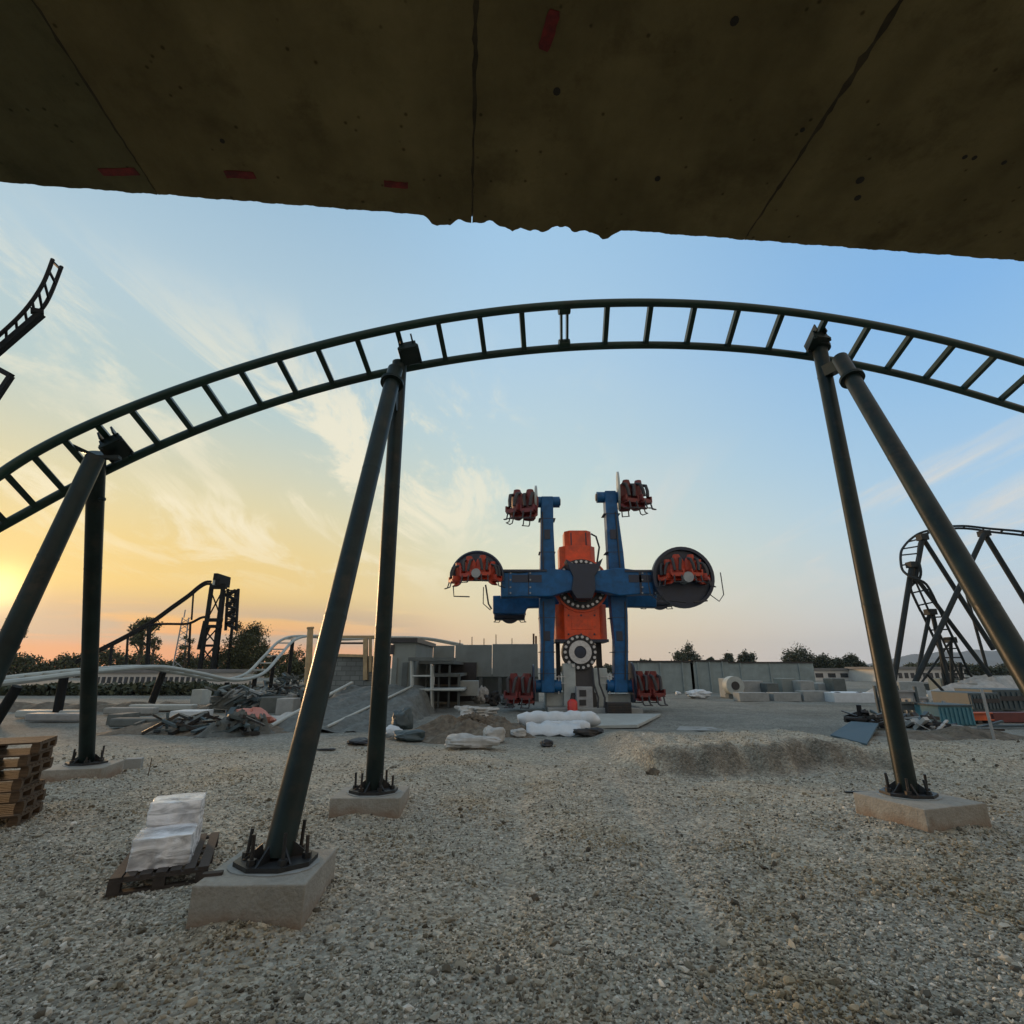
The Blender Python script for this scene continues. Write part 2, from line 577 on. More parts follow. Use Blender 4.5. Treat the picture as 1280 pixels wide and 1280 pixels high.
# ------------------------------------------------------------------ ground
def make_ground():
    def axis(fine0, fine1, step, far0, far1, g=1.22):
        a = list(np.arange(fine0, fine1, step))
        s = step
        v = fine1
        while v < far1:
            a.append(v)
            s *= g
            v += s
        a.append(far1)
        s = step
        v = fine0 - step
        b = []
        while v > far0:
            b.append(v)
            s *= g
            v -= s
        b.append(far0)
        return np.array(b[::-1] + a)
    xs = axis(-9, 11, 0.08, -5200, 5200)
    ys = axis(2.0, 15, 0.08, -60, 5200)
    X, Y = np.meshgrid(xs, ys)
    Z = gh(X, Y)
    V = np.stack([X, Y, Z], -1).reshape(-1, 3)
    nx, ny = len(xs), len(ys)
    i = np.arange(nx * ny).reshape(ny, nx)
    F = np.stack([i[:-1, :-1], i[:-1, 1:], i[1:, 1:], i[1:, :-1]], -1).reshape(-1, 4)
    m = bpy.data.materials.new('gravel_ground')
    m.use_nodes = True
    nt = m.node_tree
    L = nt.links.new
    b = nt.nodes['Principled BSDF']
    b.inputs['Roughness'].default_value = 0.95
    b.inputs['Specular IOR Level'].default_value = 0.2
    tc = nt.nodes.new('ShaderNodeTexCoord')

    def noise(sc, det=6, rough=0.6):
        n = nt.nodes.new('ShaderNodeTexNoise')
        n.inputs['Scale'].default_value = sc
        n.inputs['Detail'].default_value = det
        n.inputs['Roughness'].default_value = rough
        L(tc.outputs['Object'], n.inputs['Vector'])
        return n.outputs['Fac']

    def mrange(x, a, bb, c, d):
        n = nt.nodes.new('ShaderNodeMapRange')
        for k, vv in zip(('From Min', 'From Max', 'To Min', 'To Max'), (a, bb, c, d)):
            n.inputs[k].default_value = vv
        L(x, n.inputs['Value'])
        return n.outputs['Result']

    def mix(f, a, bcol, bt='MIX'):
        n = nt.nodes.new('ShaderNodeMix')
        n.data_type = 'RGBA'
        n.blend_type = bt
        if isinstance(f, float):
            n.inputs['Factor'].default_value = f
        else:
            L(f, n.inputs['Factor'])
        for s, v in (('A', a), ('B', bcol)):
            if isinstance(v, tuple):
                n.inputs[s].default_value = (*v, 1)
            else:
                L(v, n.inputs[s])
        return n.outputs['Result']

    vor = nt.nodes.new('ShaderNodeTexVoronoi')
    vor.inputs['Scale'].default_value = 26
    L(tc.outputs['Object'], vor.inputs['Vector'])
    vor2 = nt.nodes.new('ShaderNodeTexVoronoi')
    vor2.inputs['Scale'].default_value = 9
    L(tc.outputs['Object'], vor2.inputs['Vector'])
    c = mix(mrange(noise(0.35, 5), 0.38, 0.62, 0, 1), (0.35, 0.325, 0.265), (0.41, 0.375, 0.295))
    c = mix(mrange(noise(0.75, 7, 0.7), 0.52, 0.68, 0, 0.75), c, (0.36, 0.285, 0.18))
    c = mix(mrange(noise(1.6, 7, 0.7), 0.56, 0.7, 0, 0.7), c, (0.21, 0.195, 0.16))
    sx = nt.nodes.new('ShaderNodeSeparateXYZ')
    L(tc.outputs['Object'], sx.inputs[0])
    # farther yard: greyer, packed, with pale concrete-dust patches
    far = mrange(sx.outputs['Y'], 13, 17, 0, 0.85)
    fc = mix(mrange(noise(0.22, 6, 0.7), 0.4, 0.62, 0, 1), (0.135, 0.150, 0.140), (0.225, 0.235, 0.215))
    fc = mix(mrange(noise(0.5, 6, 0.7), 0.55, 0.7, 0, 0.8), fc, (0.085, 0.09, 0.082))
    c = mix(far, c, fc)
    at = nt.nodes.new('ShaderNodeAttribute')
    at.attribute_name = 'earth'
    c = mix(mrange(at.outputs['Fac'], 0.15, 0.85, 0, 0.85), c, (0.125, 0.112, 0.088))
    sep = nt.nodes.new('ShaderNodeSeparateColor')
    L(vor.outputs['Color'], sep.inputs[0])
    c = mix(1.0, c, mrange(sep.outputs[0], 0, 1, 0.6, 1.35), 'MULTIPLY')
    sep2 = nt.nodes.new('ShaderNodeSeparateColor')
    L(vor2.outputs['Color'], sep2.inputs[0])
    c = mix(1.0, c, mrange(sep2.outputs[0], 0, 1, 0.88, 1.12), 'MULTIPLY')
    L(c, b.inputs['Base Color'])
    ad = nt.nodes.new('ShaderNodeMath')
    ad.operation = 'MULTIPLY_ADD'
    L(vor.outputs['Distance'], ad.inputs[0])
    ad.inputs[1].default_value = -1.0
    L(mrange(noise(6, 6), 0, 1, 0, 1.6), ad.inputs[2])
    bp = nt.nodes.new('ShaderNodeBump')
    bp.inputs['Strength'].default_value = 0.9
    bp.inputs['Distance'].default_value = 0.035
    L(ad.outputs[0], bp.inputs['Height'])
    L(bp.outputs['Normal'], b.inputs['Normal'])
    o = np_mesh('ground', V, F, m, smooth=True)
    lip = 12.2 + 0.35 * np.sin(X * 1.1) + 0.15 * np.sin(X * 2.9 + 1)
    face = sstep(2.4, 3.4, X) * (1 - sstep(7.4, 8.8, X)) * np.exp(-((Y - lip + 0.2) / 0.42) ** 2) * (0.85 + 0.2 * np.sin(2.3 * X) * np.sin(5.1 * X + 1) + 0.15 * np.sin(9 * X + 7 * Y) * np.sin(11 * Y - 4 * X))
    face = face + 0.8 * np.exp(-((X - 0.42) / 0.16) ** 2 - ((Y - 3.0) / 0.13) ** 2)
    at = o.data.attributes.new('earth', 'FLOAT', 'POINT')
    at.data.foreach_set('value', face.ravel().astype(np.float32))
    tag(o, kind='structure')


make_ground()


def make_stones():
    # icosahedron stones merged into one loose gravel layer
    ph = (1 + 5 ** 0.5) / 2
    base = np.array([(-1, ph, 0), (1, ph, 0), (-1, -ph, 0), (1, -ph, 0), (0, -1, ph), (0, 1, ph), (0, -1, -ph), (0, 1, -ph), (ph, 0, -1), (ph, 0, 1), (-ph, 0, -1), (-ph, 0, 1)], float)
    base /= np.linalg.norm(base[0])
    T = np.array([(0, 11, 5), (0, 5, 1), (0, 1, 7), (0, 7, 10), (0, 10, 11), (1, 5, 9), (5, 11, 4), (11, 10, 2), (10, 7, 6), (7, 1, 8), (3, 9, 4), (3, 4, 2), (3, 2, 6), (3, 6, 8), (3, 8, 9), (4, 9, 5), (2, 4, 11), (6, 2, 10), (8, 6, 7), (9, 8, 1)])
    N = 150000
    rng = np.random.default_rng(3)
    # density falls off with distance
    q = rng.random(N)
    y0, y1 = 2.1, 15.0
    a = -0.9
    y = (y0 ** (1 + a) + q * (y1 ** (1 + a) - y0 ** (1 + a))) ** (1 / (1 + a))
    x = (rng.random(N) * 2 - 1) * (y * 1.02 + 0.9)
    # fade density at the far end
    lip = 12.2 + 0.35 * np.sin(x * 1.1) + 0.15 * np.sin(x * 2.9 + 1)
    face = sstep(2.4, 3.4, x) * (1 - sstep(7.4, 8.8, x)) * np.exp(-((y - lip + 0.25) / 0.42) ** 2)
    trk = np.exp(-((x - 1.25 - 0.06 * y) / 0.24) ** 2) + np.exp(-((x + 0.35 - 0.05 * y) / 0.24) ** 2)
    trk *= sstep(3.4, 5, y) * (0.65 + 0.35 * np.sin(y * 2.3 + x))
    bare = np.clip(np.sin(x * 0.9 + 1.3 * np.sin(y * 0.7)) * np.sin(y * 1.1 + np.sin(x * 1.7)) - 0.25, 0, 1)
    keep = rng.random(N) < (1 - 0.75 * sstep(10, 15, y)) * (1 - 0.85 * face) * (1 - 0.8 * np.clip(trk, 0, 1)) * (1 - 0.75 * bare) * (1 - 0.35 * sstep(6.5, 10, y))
    x, y = x[keep], y[keep]
    n = len(x)
    s = 0.0058 + 0.0095 * rng.random(n) ** 2.0 + (rng.random(n) < 0.03) * 0.02 * rng.random(n)
    s *= 1 + 0.028 * y
    z = gh(x, y)
    # random rotations + squash
    ang = rng.random((n, 3)) * 6.283
    ca, sa = np.cos(ang), np.sin(ang)
    Rz = np.zeros((n, 3, 3)); Rz[:, 0, 0] = ca[:, 0]; Rz[:, 0, 1] = -sa[:, 0]; Rz[:, 1, 0] = sa[:, 0]; Rz[:, 1, 1] = ca[:, 0]; Rz[:, 2, 2] = 1
    Rx = np.zeros((n, 3, 3)); Rx[:, 0, 0] = 1; Rx[:, 1, 1] = ca[:, 1]; Rx[:, 1, 2] = -sa[:, 1]; Rx[:, 2, 1] = sa[:, 1]; Rx[:, 2, 2] = ca[:, 1]
    RR = np.einsum('nij,njk->nik', Rz, Rx)
    sq = np.stack([0.8 + 0.7 * rng.random(n), 0.7 + 0.5 * rng.random(n), 0.45 + 0.4 * rng.random(n)], -1)
    V = base[None] * (0.62 + 0.76 * rng.random((n, 12, 1))) * sq[:, None, :]
    V = np.einsum('nij,nkj->nki', RR, V) * s[:, None, None]
    V += np.stack([x, y, z + s * 0.35], -1)[:, None, :]
    F = (T[None] + (np.arange(n) * 12)[:, None, None]).reshape(-1, 3)
    m = bpy.data.materials.new('loose_stone')
    m.use_nodes = True
    nt = m.node_tree
    b = nt.nodes['Principled BSDF']
    b.inputs['Roughness'].default_value = 0.9
    b.inputs['Specular IOR Level'].default_value = 0.25
    g = nt.nodes.new('ShaderNodeNewGeometry')
    rp = nt.nodes.new('ShaderNodeValToRGB')
    e = rp.color_ramp.elements
    e[0].color = (0.075, 0.069, 0.056, 1)
    e[1].color = (0.66, 0.63, 0.56, 1)
    for pos, cc in ((0.3, (0.265, 0.252, 0.205)), (0.55, (0.37, 0.35, 0.28)), (0.75, (0.425, 0.405, 0.345)), (0.92, (0.54, 0.515, 0.44))):
        k = e.new(pos)
        k.color = (*cc, 1)
    nt.links.new(g.outputs['Random Per Island'], rp.inputs['Fac'])
    tc = nt.nodes.new('ShaderNodeTexCoord')
    nz = nt.nodes.new('ShaderNodeTexNoise')
    nz.inputs['Scale'].default_value = 0.8
    nz.inputs['Detail'].default_value = 7
    nt.links.new(tc.outputs['Object'], nz.inputs['Vector'])
    mr = nt.nodes.new('ShaderNodeMapRange')
    mr.inputs['From Min'].default_value = 0.46
    mr.inputs['From Max'].default_value = 0.64
    mr.inputs['To Max'].default_value = 0.85
    nt.links.new(nz.outputs['Fac'], mr.inputs['Value'])
    mx = nt.nodes.new('ShaderNodeMix')
    mx.data_type = 'RGBA'
    mx.blend_type = 'MULTIPLY'
    nt.links.new(mr.outputs['Result'], mx.inputs['Factor'])
    nt.links.new(rp.outputs['Color'], mx.inputs['A'])
    mx.inputs['B'].default_value = (0.70, 0.60, 0.45, 1)
    nt.links.new(mx.outputs['Result'], b.inputs['Base Color'])
    o = np_mesh('gravel', V.reshape(-1, 3), F, m, nper=3)
    tag(o, 'loose grey and tan crushed stone covering the yard', 'gravel', kind='stuff')


make_stones()

# ------------------------------------------------------------------ overhead concrete deck
SLAB_H = 1.3
E0 = Vector((-1.106, 0.85)) * SLAB_H
E1 = Vector((1.319, 1.074)) * SLAB_H
ed = (E1 - E0).normalized()
en = Vector((ed.y, -ed.x))          # pointing back over the camera
ZB = EYE + SLAB_H


def slab_st(px, py):
    u = -(py - 640) / 640
    p = P(px, py, SLAB_H / (SN + CS * u))
    q = Vector((p.x, p.y)) - E0
    return q.dot(ed), q.dot(en)


def slab_pt(s, d, z=0.0):
    q = E0 + ed * s + en * d
    return Vector((q.x, q.y, ZB + z))


deck = thing('concrete_deck', slab_pt(1.6, 2.0), 'dark raw concrete deck overhead with ragged front edge and red tape marks', 'deck')


def slab_panel(s0, s1, m):
    lo, hi = -0.6, 4.2
    ss = sorted(set([s0, s1] + [v for v in np.arange(lo, hi, 0.008) if s0 < v < s1]))
    rng = np.random.default_rng(11)
    c0, c1 = slab_st(530, 275)[0], slab_st(775, 292)[0]
    V = []
    for s in ss:
        j = 0.0012 * math.sin(s * 31) + 0.0012 * math.sin(s * 83 + 1) + 0.002 * (rng.random() - 0.5)
        if c0 < s < c1:
            w = min(1, (s - c0) / 0.02, (c1 - s) / 0.03)
            j -= w * (0.017 + 0.011 * math.sin((s - c0) * 24 + 0.6) + 0.007 * math.sin(s * 61 + 2) + 0.004 * math.sin(s * 131) + 0.004 * rng.random())
            j = min(j, 0.004)
        zj = 0.004 * rng.random()
        prof = [(7.0, 0.36), (0.0, 0.36), (0.0, 0.05), (j, 0.012 + zj), (j + 0.004, 0.0), (j + 0.03, 0.0), (0.3, 0.0), (1.2, 0.0), (7.0, 0.0)]
        V += [slab_pt(s, d, z) for d, z in prof]
    n = 9
    F = []
    for i in range(len(ss) - 1):
        for k in range(n):
            a = i * n + k
            b = i * n + (k + 1) % n
            F.append((a, a + n, b + n, b))
    F.append(tuple(range(n)))
    F.append(tuple((len(ss) - 1) * n + k for k in range(n))[::-1])
    mb = MB()
    mb.v = V
    mb.f = F
    return mb.build('concrete_panel', m, deck, smooth=False)


jA = slab_st(190, 232)[0]
jB = slab_st(590, 270)[0]
jC = slab_st(930, 300)[0]
gap = 0.0016
slab_panel(-9, jA - gap, M_slabg)
slab_panel(jA + gap, jB - gap, M_slab)
slab_panel(jB + gap, jC - gap, M_slab)
slab_panel(jC + gap, 13, M_slab)
mb = MB()
for j in (jA, jB, jC):
    mb.hexa([slab_pt(j - gap + .0002, 0.006, 0.006), slab_pt(j + gap - .0002, 0.006, 0.006), slab_pt(j + gap - .0002, 6.9, 0.006), slab_pt(j - gap + .0002, 6.9, 0.006),
             slab_pt(j - gap + .0002, 0.006, 0.34), slab_pt(j + gap - .0002, 0.006, 0.34), slab_pt(j + gap - .0002, 6.9, 0.34), slab_pt(j - gap + .0002, 6.9, 0.34)])
mb.build('joint_filler', M_hole, deck, smooth=False)
rj = random.Random(4)
for (j, w0, dmax) in ((jA, 0.0035, 2.2), (jB, 0.005, 2.0), (jC, 0.0075, 2.4)):
    lft, rgt = [], []
    d = 0.02
    while d < dmax:
        ww = w0 * (0.35 + 0.9 * rj.random()) * (0.45 + 0.75 * min(1, d / 0.5))
        of = rj.uniform(-0.002, 0.002)
        lft.append(slab_pt(j + of - ww, d, -0.0006))
        rgt.append(slab_pt(j + of + ww, d, -0.0006))
        d += rj.uniform(0.012, 0.03)
    mbj = MB()
    for i in range(len(lft) - 1):
        mbj.add([lft[i], rgt[i], rgt[i + 1], lft[i + 1]], [(0, 1, 2, 3)])
    mbj.build('joint_sealant', M_seal, deck, smooth=False)
for (x0, y0, x1, y1, w) in ((679, 62, 694, 12, 0.028), (126, 215, 172, 214, 0.022), (281, 217, 319, 219, 0.022), (480, 229, 510, 232, 0.02)):
    a, b = slab_st(x0, y0), slab_st(x1, y1)
    pa, pb = slab_pt(*a, -0.0025), slab_pt(*b, -0.0025)
    dv = (pb - pa)
    sv = Vector((-dv.y, dv.x, 0)).normalized() * w / 2
    top_, bot_ = [], []
    for q in np.linspace(0, 1, 9):
        e = 0.35 if q in (0, 1) else 0.12
        top_.append(pa + dv * (q + random.uniform(-0.02, 0.02)) + sv * (1 + random.uniform(-e, e * 0.4)))
        bot_.append(pa + dv * (q + random.uniform(-0.02, 0.02)) - sv * (1 + random.uniform(-e, e * 0.4)))
    MB().prism(top_ + bot_[::-1], (0, 0, 0.002)).build('tape_mark', M_tape, deck, smooth=False)
for (x, y, r) in ((1075, 225, 0.011), (1072, 247, 0.009), (1206, 196, 0.006), (1218, 197, 0.006), (696, 114, 0.009), (822, 223, 0.008), (1003, 162, 0.006), (278, 176, 0.006), (1255, 203, 0.006), (918, 26, 0.009)):
    s, d = slab_st(x, y)
    MB().cyl(slab_pt(s, d, -0.002), slab_pt(s, d, 0.01), r, 9).build('tie_hole', M_hole, deck, smooth=False)

# ------------------------------------------------------------------ main coaster track
RUNG = [((3, 590), (43, 635)), ((41, 568), (83, 613)), ((82, 546), (125, 594)), ((116, 529), (155, 575)), ((160, 511), (197, 558)), ((206, 492), (242, 541)),
        ((251, 476), (283, 523)), ((301, 460), (327, 507)), ((350, 446), (375, 493)), ((398, 434), (419, 480)), ((445, 422), (464, 470)),
        ((494, 410), (507, 460)), ((545, 400), (556, 452)), ((598, 392), (606, 444)), ((652, 385), (657, 440)), ((706, 381), (704, 434)),
        ((759, 379), (755, 431)), ((815, 378), (807, 432)), ((868, 380), (857, 433)), ((923, 383), (908, 436)), ((978, 390), (960, 438)),
        ((1035, 397), (1011, 444)), ((1087, 405), (1061, 453)), ((1139, 416), (1104, 465)), ((1193, 428), (1153, 476)), ((1247, 444), (1203, 488)), ((1297, 458), (1248, 502))]
n_r = len(RUNG)
ii = np.arange(n_r)
A = np.array([[*a, *b] for a, b in RUNG], float)
fits = [np.polyfit(ii, A[:, k], 6) for k in range(4)]
tfit = np.polyfit([0, 3, 7, 11, 15, 21, 26], [7.85, 8.2, 8.75, 9.15, 9.3, 10.0, 10.8], 3)
DT = 0.36


def rails_at(i):
    ux, uy, lx, ly = [float(np.polyval(f, i)) for f in fits]
    t = float(np.polyval(tfit, i))
    return P(ux, uy, t - DT), P(lx, ly, t + DT)


def rail_pair(i):
    if i < 0:
        a, b = rails_at(0)
        a2, b2 = rails_at(0.4)
        return a + (a - a2) * (-i / 0.4), b + (b - b2) * (-i / 0.4)
    if i > n_r - 1:
        e = n_r - 1
        a, b = rails_at(e)
        a2, b2 = rails_at(e - 0.4)
        return a + (a - a2) * ((i - e) / 0.4), b + (b - b2) * ((i - e) / 0.4)
    return rails_at(i)


track = thing('coaster_track', rail_pair(13)[0], 'dark green two-rail coaster track arching across the whole view on leaning columns', 'roller coaster track')
params = np.arange(-7, n_r + 6.01, 0.25)
for k in (0, 1):
    MB().tube([rail_pair(i)[k] for i in params], 0.073, 14).build('rail', M_track, track)
for i in range(-7, n_r + 7):
    a, b = rail_pair(i)
    a2, b2 = rail_pair(i + 0.05)
    d = ((a2 - a) + (b2 - b)).normalized()
    up = d.cross(b - a).normalized()
    mb = MB()
    if i == 15:
        for sgn in (-1, 1):
            o = d * 0.055 * sgn
            mb.bar(a + o, b + o, 0.035, 0.10, up)
        o = mb.build('tie', M_track, track, smooth=False)
        for q in (a, b):
            qq = q + (b - a) * (0.1 if q is a else -0.1)
            MB().cyl(qq - d * 0.10, qq + d * 0.10, 0.085, 14).build('splice_flange', M_track, track)
    else:
        mb.bar(a, b, 0.085, 0.10, up)
        mb.build('tie', M_track, track, smooth=False)

# ------------------------------------------------------------------ coaster supports and footings
LEG_R = 0.127


def footing(cx, cy, w, d, h, label, rz=0.0):
    z0 = -0.25
    mb = MB()
    mb.obox((cx, cy, (z0 + h) / 2), (w, d, h - z0), rz=rz)
    o = mb.build('concrete_footing', M_conc, origin=(cx, cy, 0), smooth=False, bevel=0.012)
    return tag(o, label, 'footing', 'concrete footings under the coaster columns')


def leg(parent, base, top, stub=None, flange_at=None):
    d = (top - base).normalized()
    Ln = (top - base).length
    prof = [(0.03, 1.0)]
    for q in (0.34, 0.67):
        c_ = Ln * q
        prof += [(c_ - 0.06, 1.0), (c_ - 0.025, 1.0), (c_ - 0.008, 1.02), (c_ + 0.008, 1.02), (c_ + 0.025, 1.0), (c_ + 0.06, 1.0)]
    prof += [(Ln, 1.0)]
    colm = MB().tube([base + d * q for q, _ in prof], [LEG_R * k for _, k in prof], 32).build('column', M_col, parent)
    rz = math.atan2(d.y, d.x)
    # base plate with stiffeners
    mb = MB()
    ring = []
    for k in range(8):
        a = k * math.pi / 4 + math.pi / 8
        ring.append(Vector((base.x + 0.36 * math.cos(a), base.y + 0.30 * math.sin(a), base.z + 0.012)))
    mb.prism(ring, (0, 0, 0.035))
    for k in range(6):
        a = k * math.pi / 3 + 0.3
        e = Vector((math.cos(a), math.sin(a), 0))
        s = Vector((-math.sin(a), math.cos(a), 0)) * 0.008
        q = base + Vector((0, 0, 0.047))
        mb.prism([q + e * 0.1 - s, q + e * 0.28 - s, q + e * 0.13 + Vector((0, 0, 0.12)) - s], s * 2)
    gp = MB()
    gp.prism([Vector((base.x + 0.39 * math.cos(k * math.pi / 12) * (1 + random.uniform(-0.05, 0.05)), base.y + 0.33 * math.sin(k * math.pi / 12) * (1 + random.uniform(-0.05, 0.05)), base.z - 0.004)) for k in range(24)], (0, 0, 0.014))
    gp.build('grout_pad', M_block, parent, smooth=False)
    plate = mb.build('base_plate', M_plate, parent, smooth=False)
    for k in range(6):
        a = k * math.pi / 3
        c = base + Vector((0.27 * math.cos(a), 0.225 * math.sin(a), 0.04))
        hgt = random.uniform(0.16, 0.27)
        tilt = Vector((random.uniform(-0.02, 0.02), random.uniform(-0.02, 0.02), hgt))
        MB().cyl(c, c + tilt, 0.017, 8).cyl(c, c + Vector((0, 0, 0.05)), 0.04, 6).build('anchor_bolt', M_plate, plate)
    if flange_at:
        c = base.lerp(top, flange_at)
        MB().cyl(c - d * 0.03, c - d * 0.004, LEG_R * 1.5, 28).cyl(c + d * 0.004, c + d * 0.03, LEG_R * 1.5, 28).build('flange_collar', M_col, colm)


def saddle(parent, i, top):
    a, b = rail_pair(i)
    a2, b2 = rail_pair(i + 0.1)
    d = (a2 - a).normalized()
    mid = (a + b) / 2
    up = d.cross(b - a).normalized()
    if up.z < 0:
        up = -up
    v = (b - a).normalized()
    mb = MB()
    M = Matrix((d, v, up)).transposed()
    mb.obox(mid - up * 0.13, (0.30, 0.34, 0.13), M)
    mb.obox(mid - up * 0.05 + d * 0.1, (0.03, 0.5, 0.16), M)
    mb.obox(mid - up * 0.05 - d * 0.1, (0.03, 0.5, 0.16), M)
    mb.obox(mid - up * 0.22, (0.36, 0.36, 0.05), M)
    sadl = mb.build('saddle_bracket', M_col, parent, smooth=False, bevel=0.006)
    for (p, q) in ((1, 1), (1, -1), (-1, 1), (-1, -1)):
        c = mid - up * 0.22 + d * 0.15 * p + v * 0.15 * q
        MB().cyl(c - up * 0.06, c + up * 0.06, 0.025, 6).build('saddle_bolt', M_col, sadl)


def Gz(px, py, z):
    u = -(py - 640) / 640
    return P(px, py, (z - EYE) / (SN + CS * u))


# middle
fz = 0.33
bn = Gz(345, 1079, fz)
bf = Gz(467, 990, 0.26)
mt = P(500, 447, 9.15)
sup = thing('coaster_support', (bn + bf) / 2, 'pair of leaning dark columns holding the track left of the middle of the view', 'coaster support', 'two-legged coaster supports')
leg(sup, bn, P(494, 462, 8.85), flange_at=0.95)
leg(sup, bf, mt + Vector((0, 0, -0.1)))
saddle(sup, 11.15, mt)
MB().bar(P(493, 500, 8.6), P(501, 500, 9.1), 0.05, 0.35).build('gusset', M_col, sup)
footing(-2.13, 5.24, 0.90, 0.86, fz, 'nearest and biggest concrete footing, stained rusty, beside the wrapped pallet', 0.03)
p0, p1 = Gz(406, 1000, 0.26), Gz(488, 1001, 0.26)
footing(bf.x - 0.03, bf.y + 0.02, 0.98, 0.78, 0.26, 'pale concrete footing of the upright column left of the middle', 0.02)
# right
bf = Gz(1136, 994, 0.30)
bn = Gz(1436, 1100, 0.30)
mt = P(1023, 428, 10.0)
sup = thing('coaster_support', (bn + bf) / 2, 'pair of dark columns on the right, one slanting out of the frame', 'coaster support', 'two-legged coaster supports')
leg(sup, bf, mt + Vector((0, 0, -0.02)), flange_at=0.985)
leg(sup, bn, P(1050, 448, 9.2), flange_at=0.92)
saddle(sup, 20.95, mt)
MB().bar(P(1026, 468, 9.8), P(1058, 452, 9.2), 0.16, 0.22).build('gusset', M_col, sup, smooth=False)
footing(bf.x + 0.02, bf.y - 0.12, 1.12, 1.0, 0.30, 'concrete footing on the right with its left side lit orange', 0.30)
footing(bn.x, bn.y, 1.0, 0.9, 0.30, 'concrete footing just past the right edge of the photo', 0.1)
# left
bf = Gz(108, 955, 0.22)
bn = Gz(-100, 1037, 0.22)
mt = P(126, 556, 8.25)
sup = thing('coaster_support', (bn + bf) / 2, 'pair of dark columns on the left rising beside the low sun', 'coaster support', 'two-legged coaster supports')
leg(sup, bn, P(119, 572, 7.95))
leg(sup, bf, P(121, 566, 8.3))
saddle(sup, 3.05, mt)
MB().cyl(P(124, 624, 8.4), P(131, 624, 8.4), 0.03, 10).build('lug', M_col, sup)
# diagonal brace plates from the head to the rails
for k, (x, y) in enumerate(((92, 558), (150, 572))):
    MB().bar(P(122, 572, 8.1), P(x, y, 8.05 + 0.1 * k), 0.09, 0.05).build('head_brace', M_col, sup, smooth=False)
footing(bf.x + 0.0, bf.y - 0.1, 1.05, 0.95, 0.22, 'low concrete footing of the upright column at the far left', 0.25)
footing(bn.x, bn.y, 1.0, 0.9, 0.22, 'concrete footing just past the left edge of the photo', 0.1)
# scrap block beside the far left footing, wood scrap on the near footing
c = G(166, 960)
o = MB().obox((c.x, c.y, c.z + 0.09), (0.3, 0.22, 0.2), rz=0.4).build('concrete_offcut', M_block, origin=c, smooth=False, bevel=0.01)
tag(o, 'small broken concrete offcut beside the low footing at the far left', 'rubble')
c = Gz(266, 1094, fz)
o = MB().obox((c.x, c.y, fz + 0.012), (0.15, 0.06, 0.022), rz=0.3).build('wood_offcut', M_wooddark, origin=c, smooth=False)
tag(o, 'small dark wood offcut lying on the nearest footing', 'offcut')


# ------------------------------------------------------------------ pallet stack
def pallet_parts(root, m):
    mb = MB()
    for k in range(7):
        mb.obox((0, -0.36 + k * 0.12 + random.uniform(-0.006, 0.006), 0.133), (1.2, 0.09, 0.022), rz=random.uniform(-0.008, 0.008))
    mb.build('deck_boards', m, root, world=False, smooth=False)
    for x in (-0.56, 0, 0.56):
        mb = MB()
        mb.obox((x, 0, 0.111), (0.09, 0.8, 0.022))
        for y in (-0.35, 0, 0.35):
            mb.obox((x, y, 0.061), (0.1, 0.1, 0.078))
        mb.obox((x, 0, 0.011), (0.09, 0.8, 0.022))
        mb.build('bearer', m, root, world=False, smooth=False)


base = Vector((-7.30, 7.82, float(gh(-7.1, 7.8))))
n_p = 7
proto = thing('wooden_pallet', base, 'x', 'pallet', 'wooden pallets stacked at the left edge')
pallet_parts(proto, M_wood)
ordn = ['lowest', 'second lowest', 'third from the bottom', 'middle', 'third from the top', 'second highest', 'topmost']
for k in range(n_p):
    o = proto if k == 0 else copy_tree(proto)
    o.location = base + Vector((random.uniform(-0.06, 0.06), random.uniform(-0.06, 0.06), k * 0.146))
    o.rotation_euler.z = 0.42 + random.uniform(-0.07, 0.07)
    o['label'] = '%s wooden pallet of the stack at the left edge' % ordn[k]

# wrapped load on dark pallet
rot = 0.42
fl = Vector((-3.72, 5.52, 0))
ex = Vector((math.cos(rot), math.sin(rot), 0))
ey = Vector((-math.sin(rot), math.cos(rot), 0))
cen = fl + ex * 0.40 + ey * 0.55
cen.z = float(gh(cen.x, cen.y)) + 0.01
pal = thing('wooden_pallet', cen, 'dark wooden pallet on the gravel under the film-wrapped load', 'pallet', rz=rot + math.pi / 2)
pallet_parts(pal, M_wooddark)
load = thing('wrapped_load', cen + Vector((0, 0, 0.146)), 'stepped load wrapped in crinkled clear white film on a dark pallet', 'wrapped goods', rz=rot)


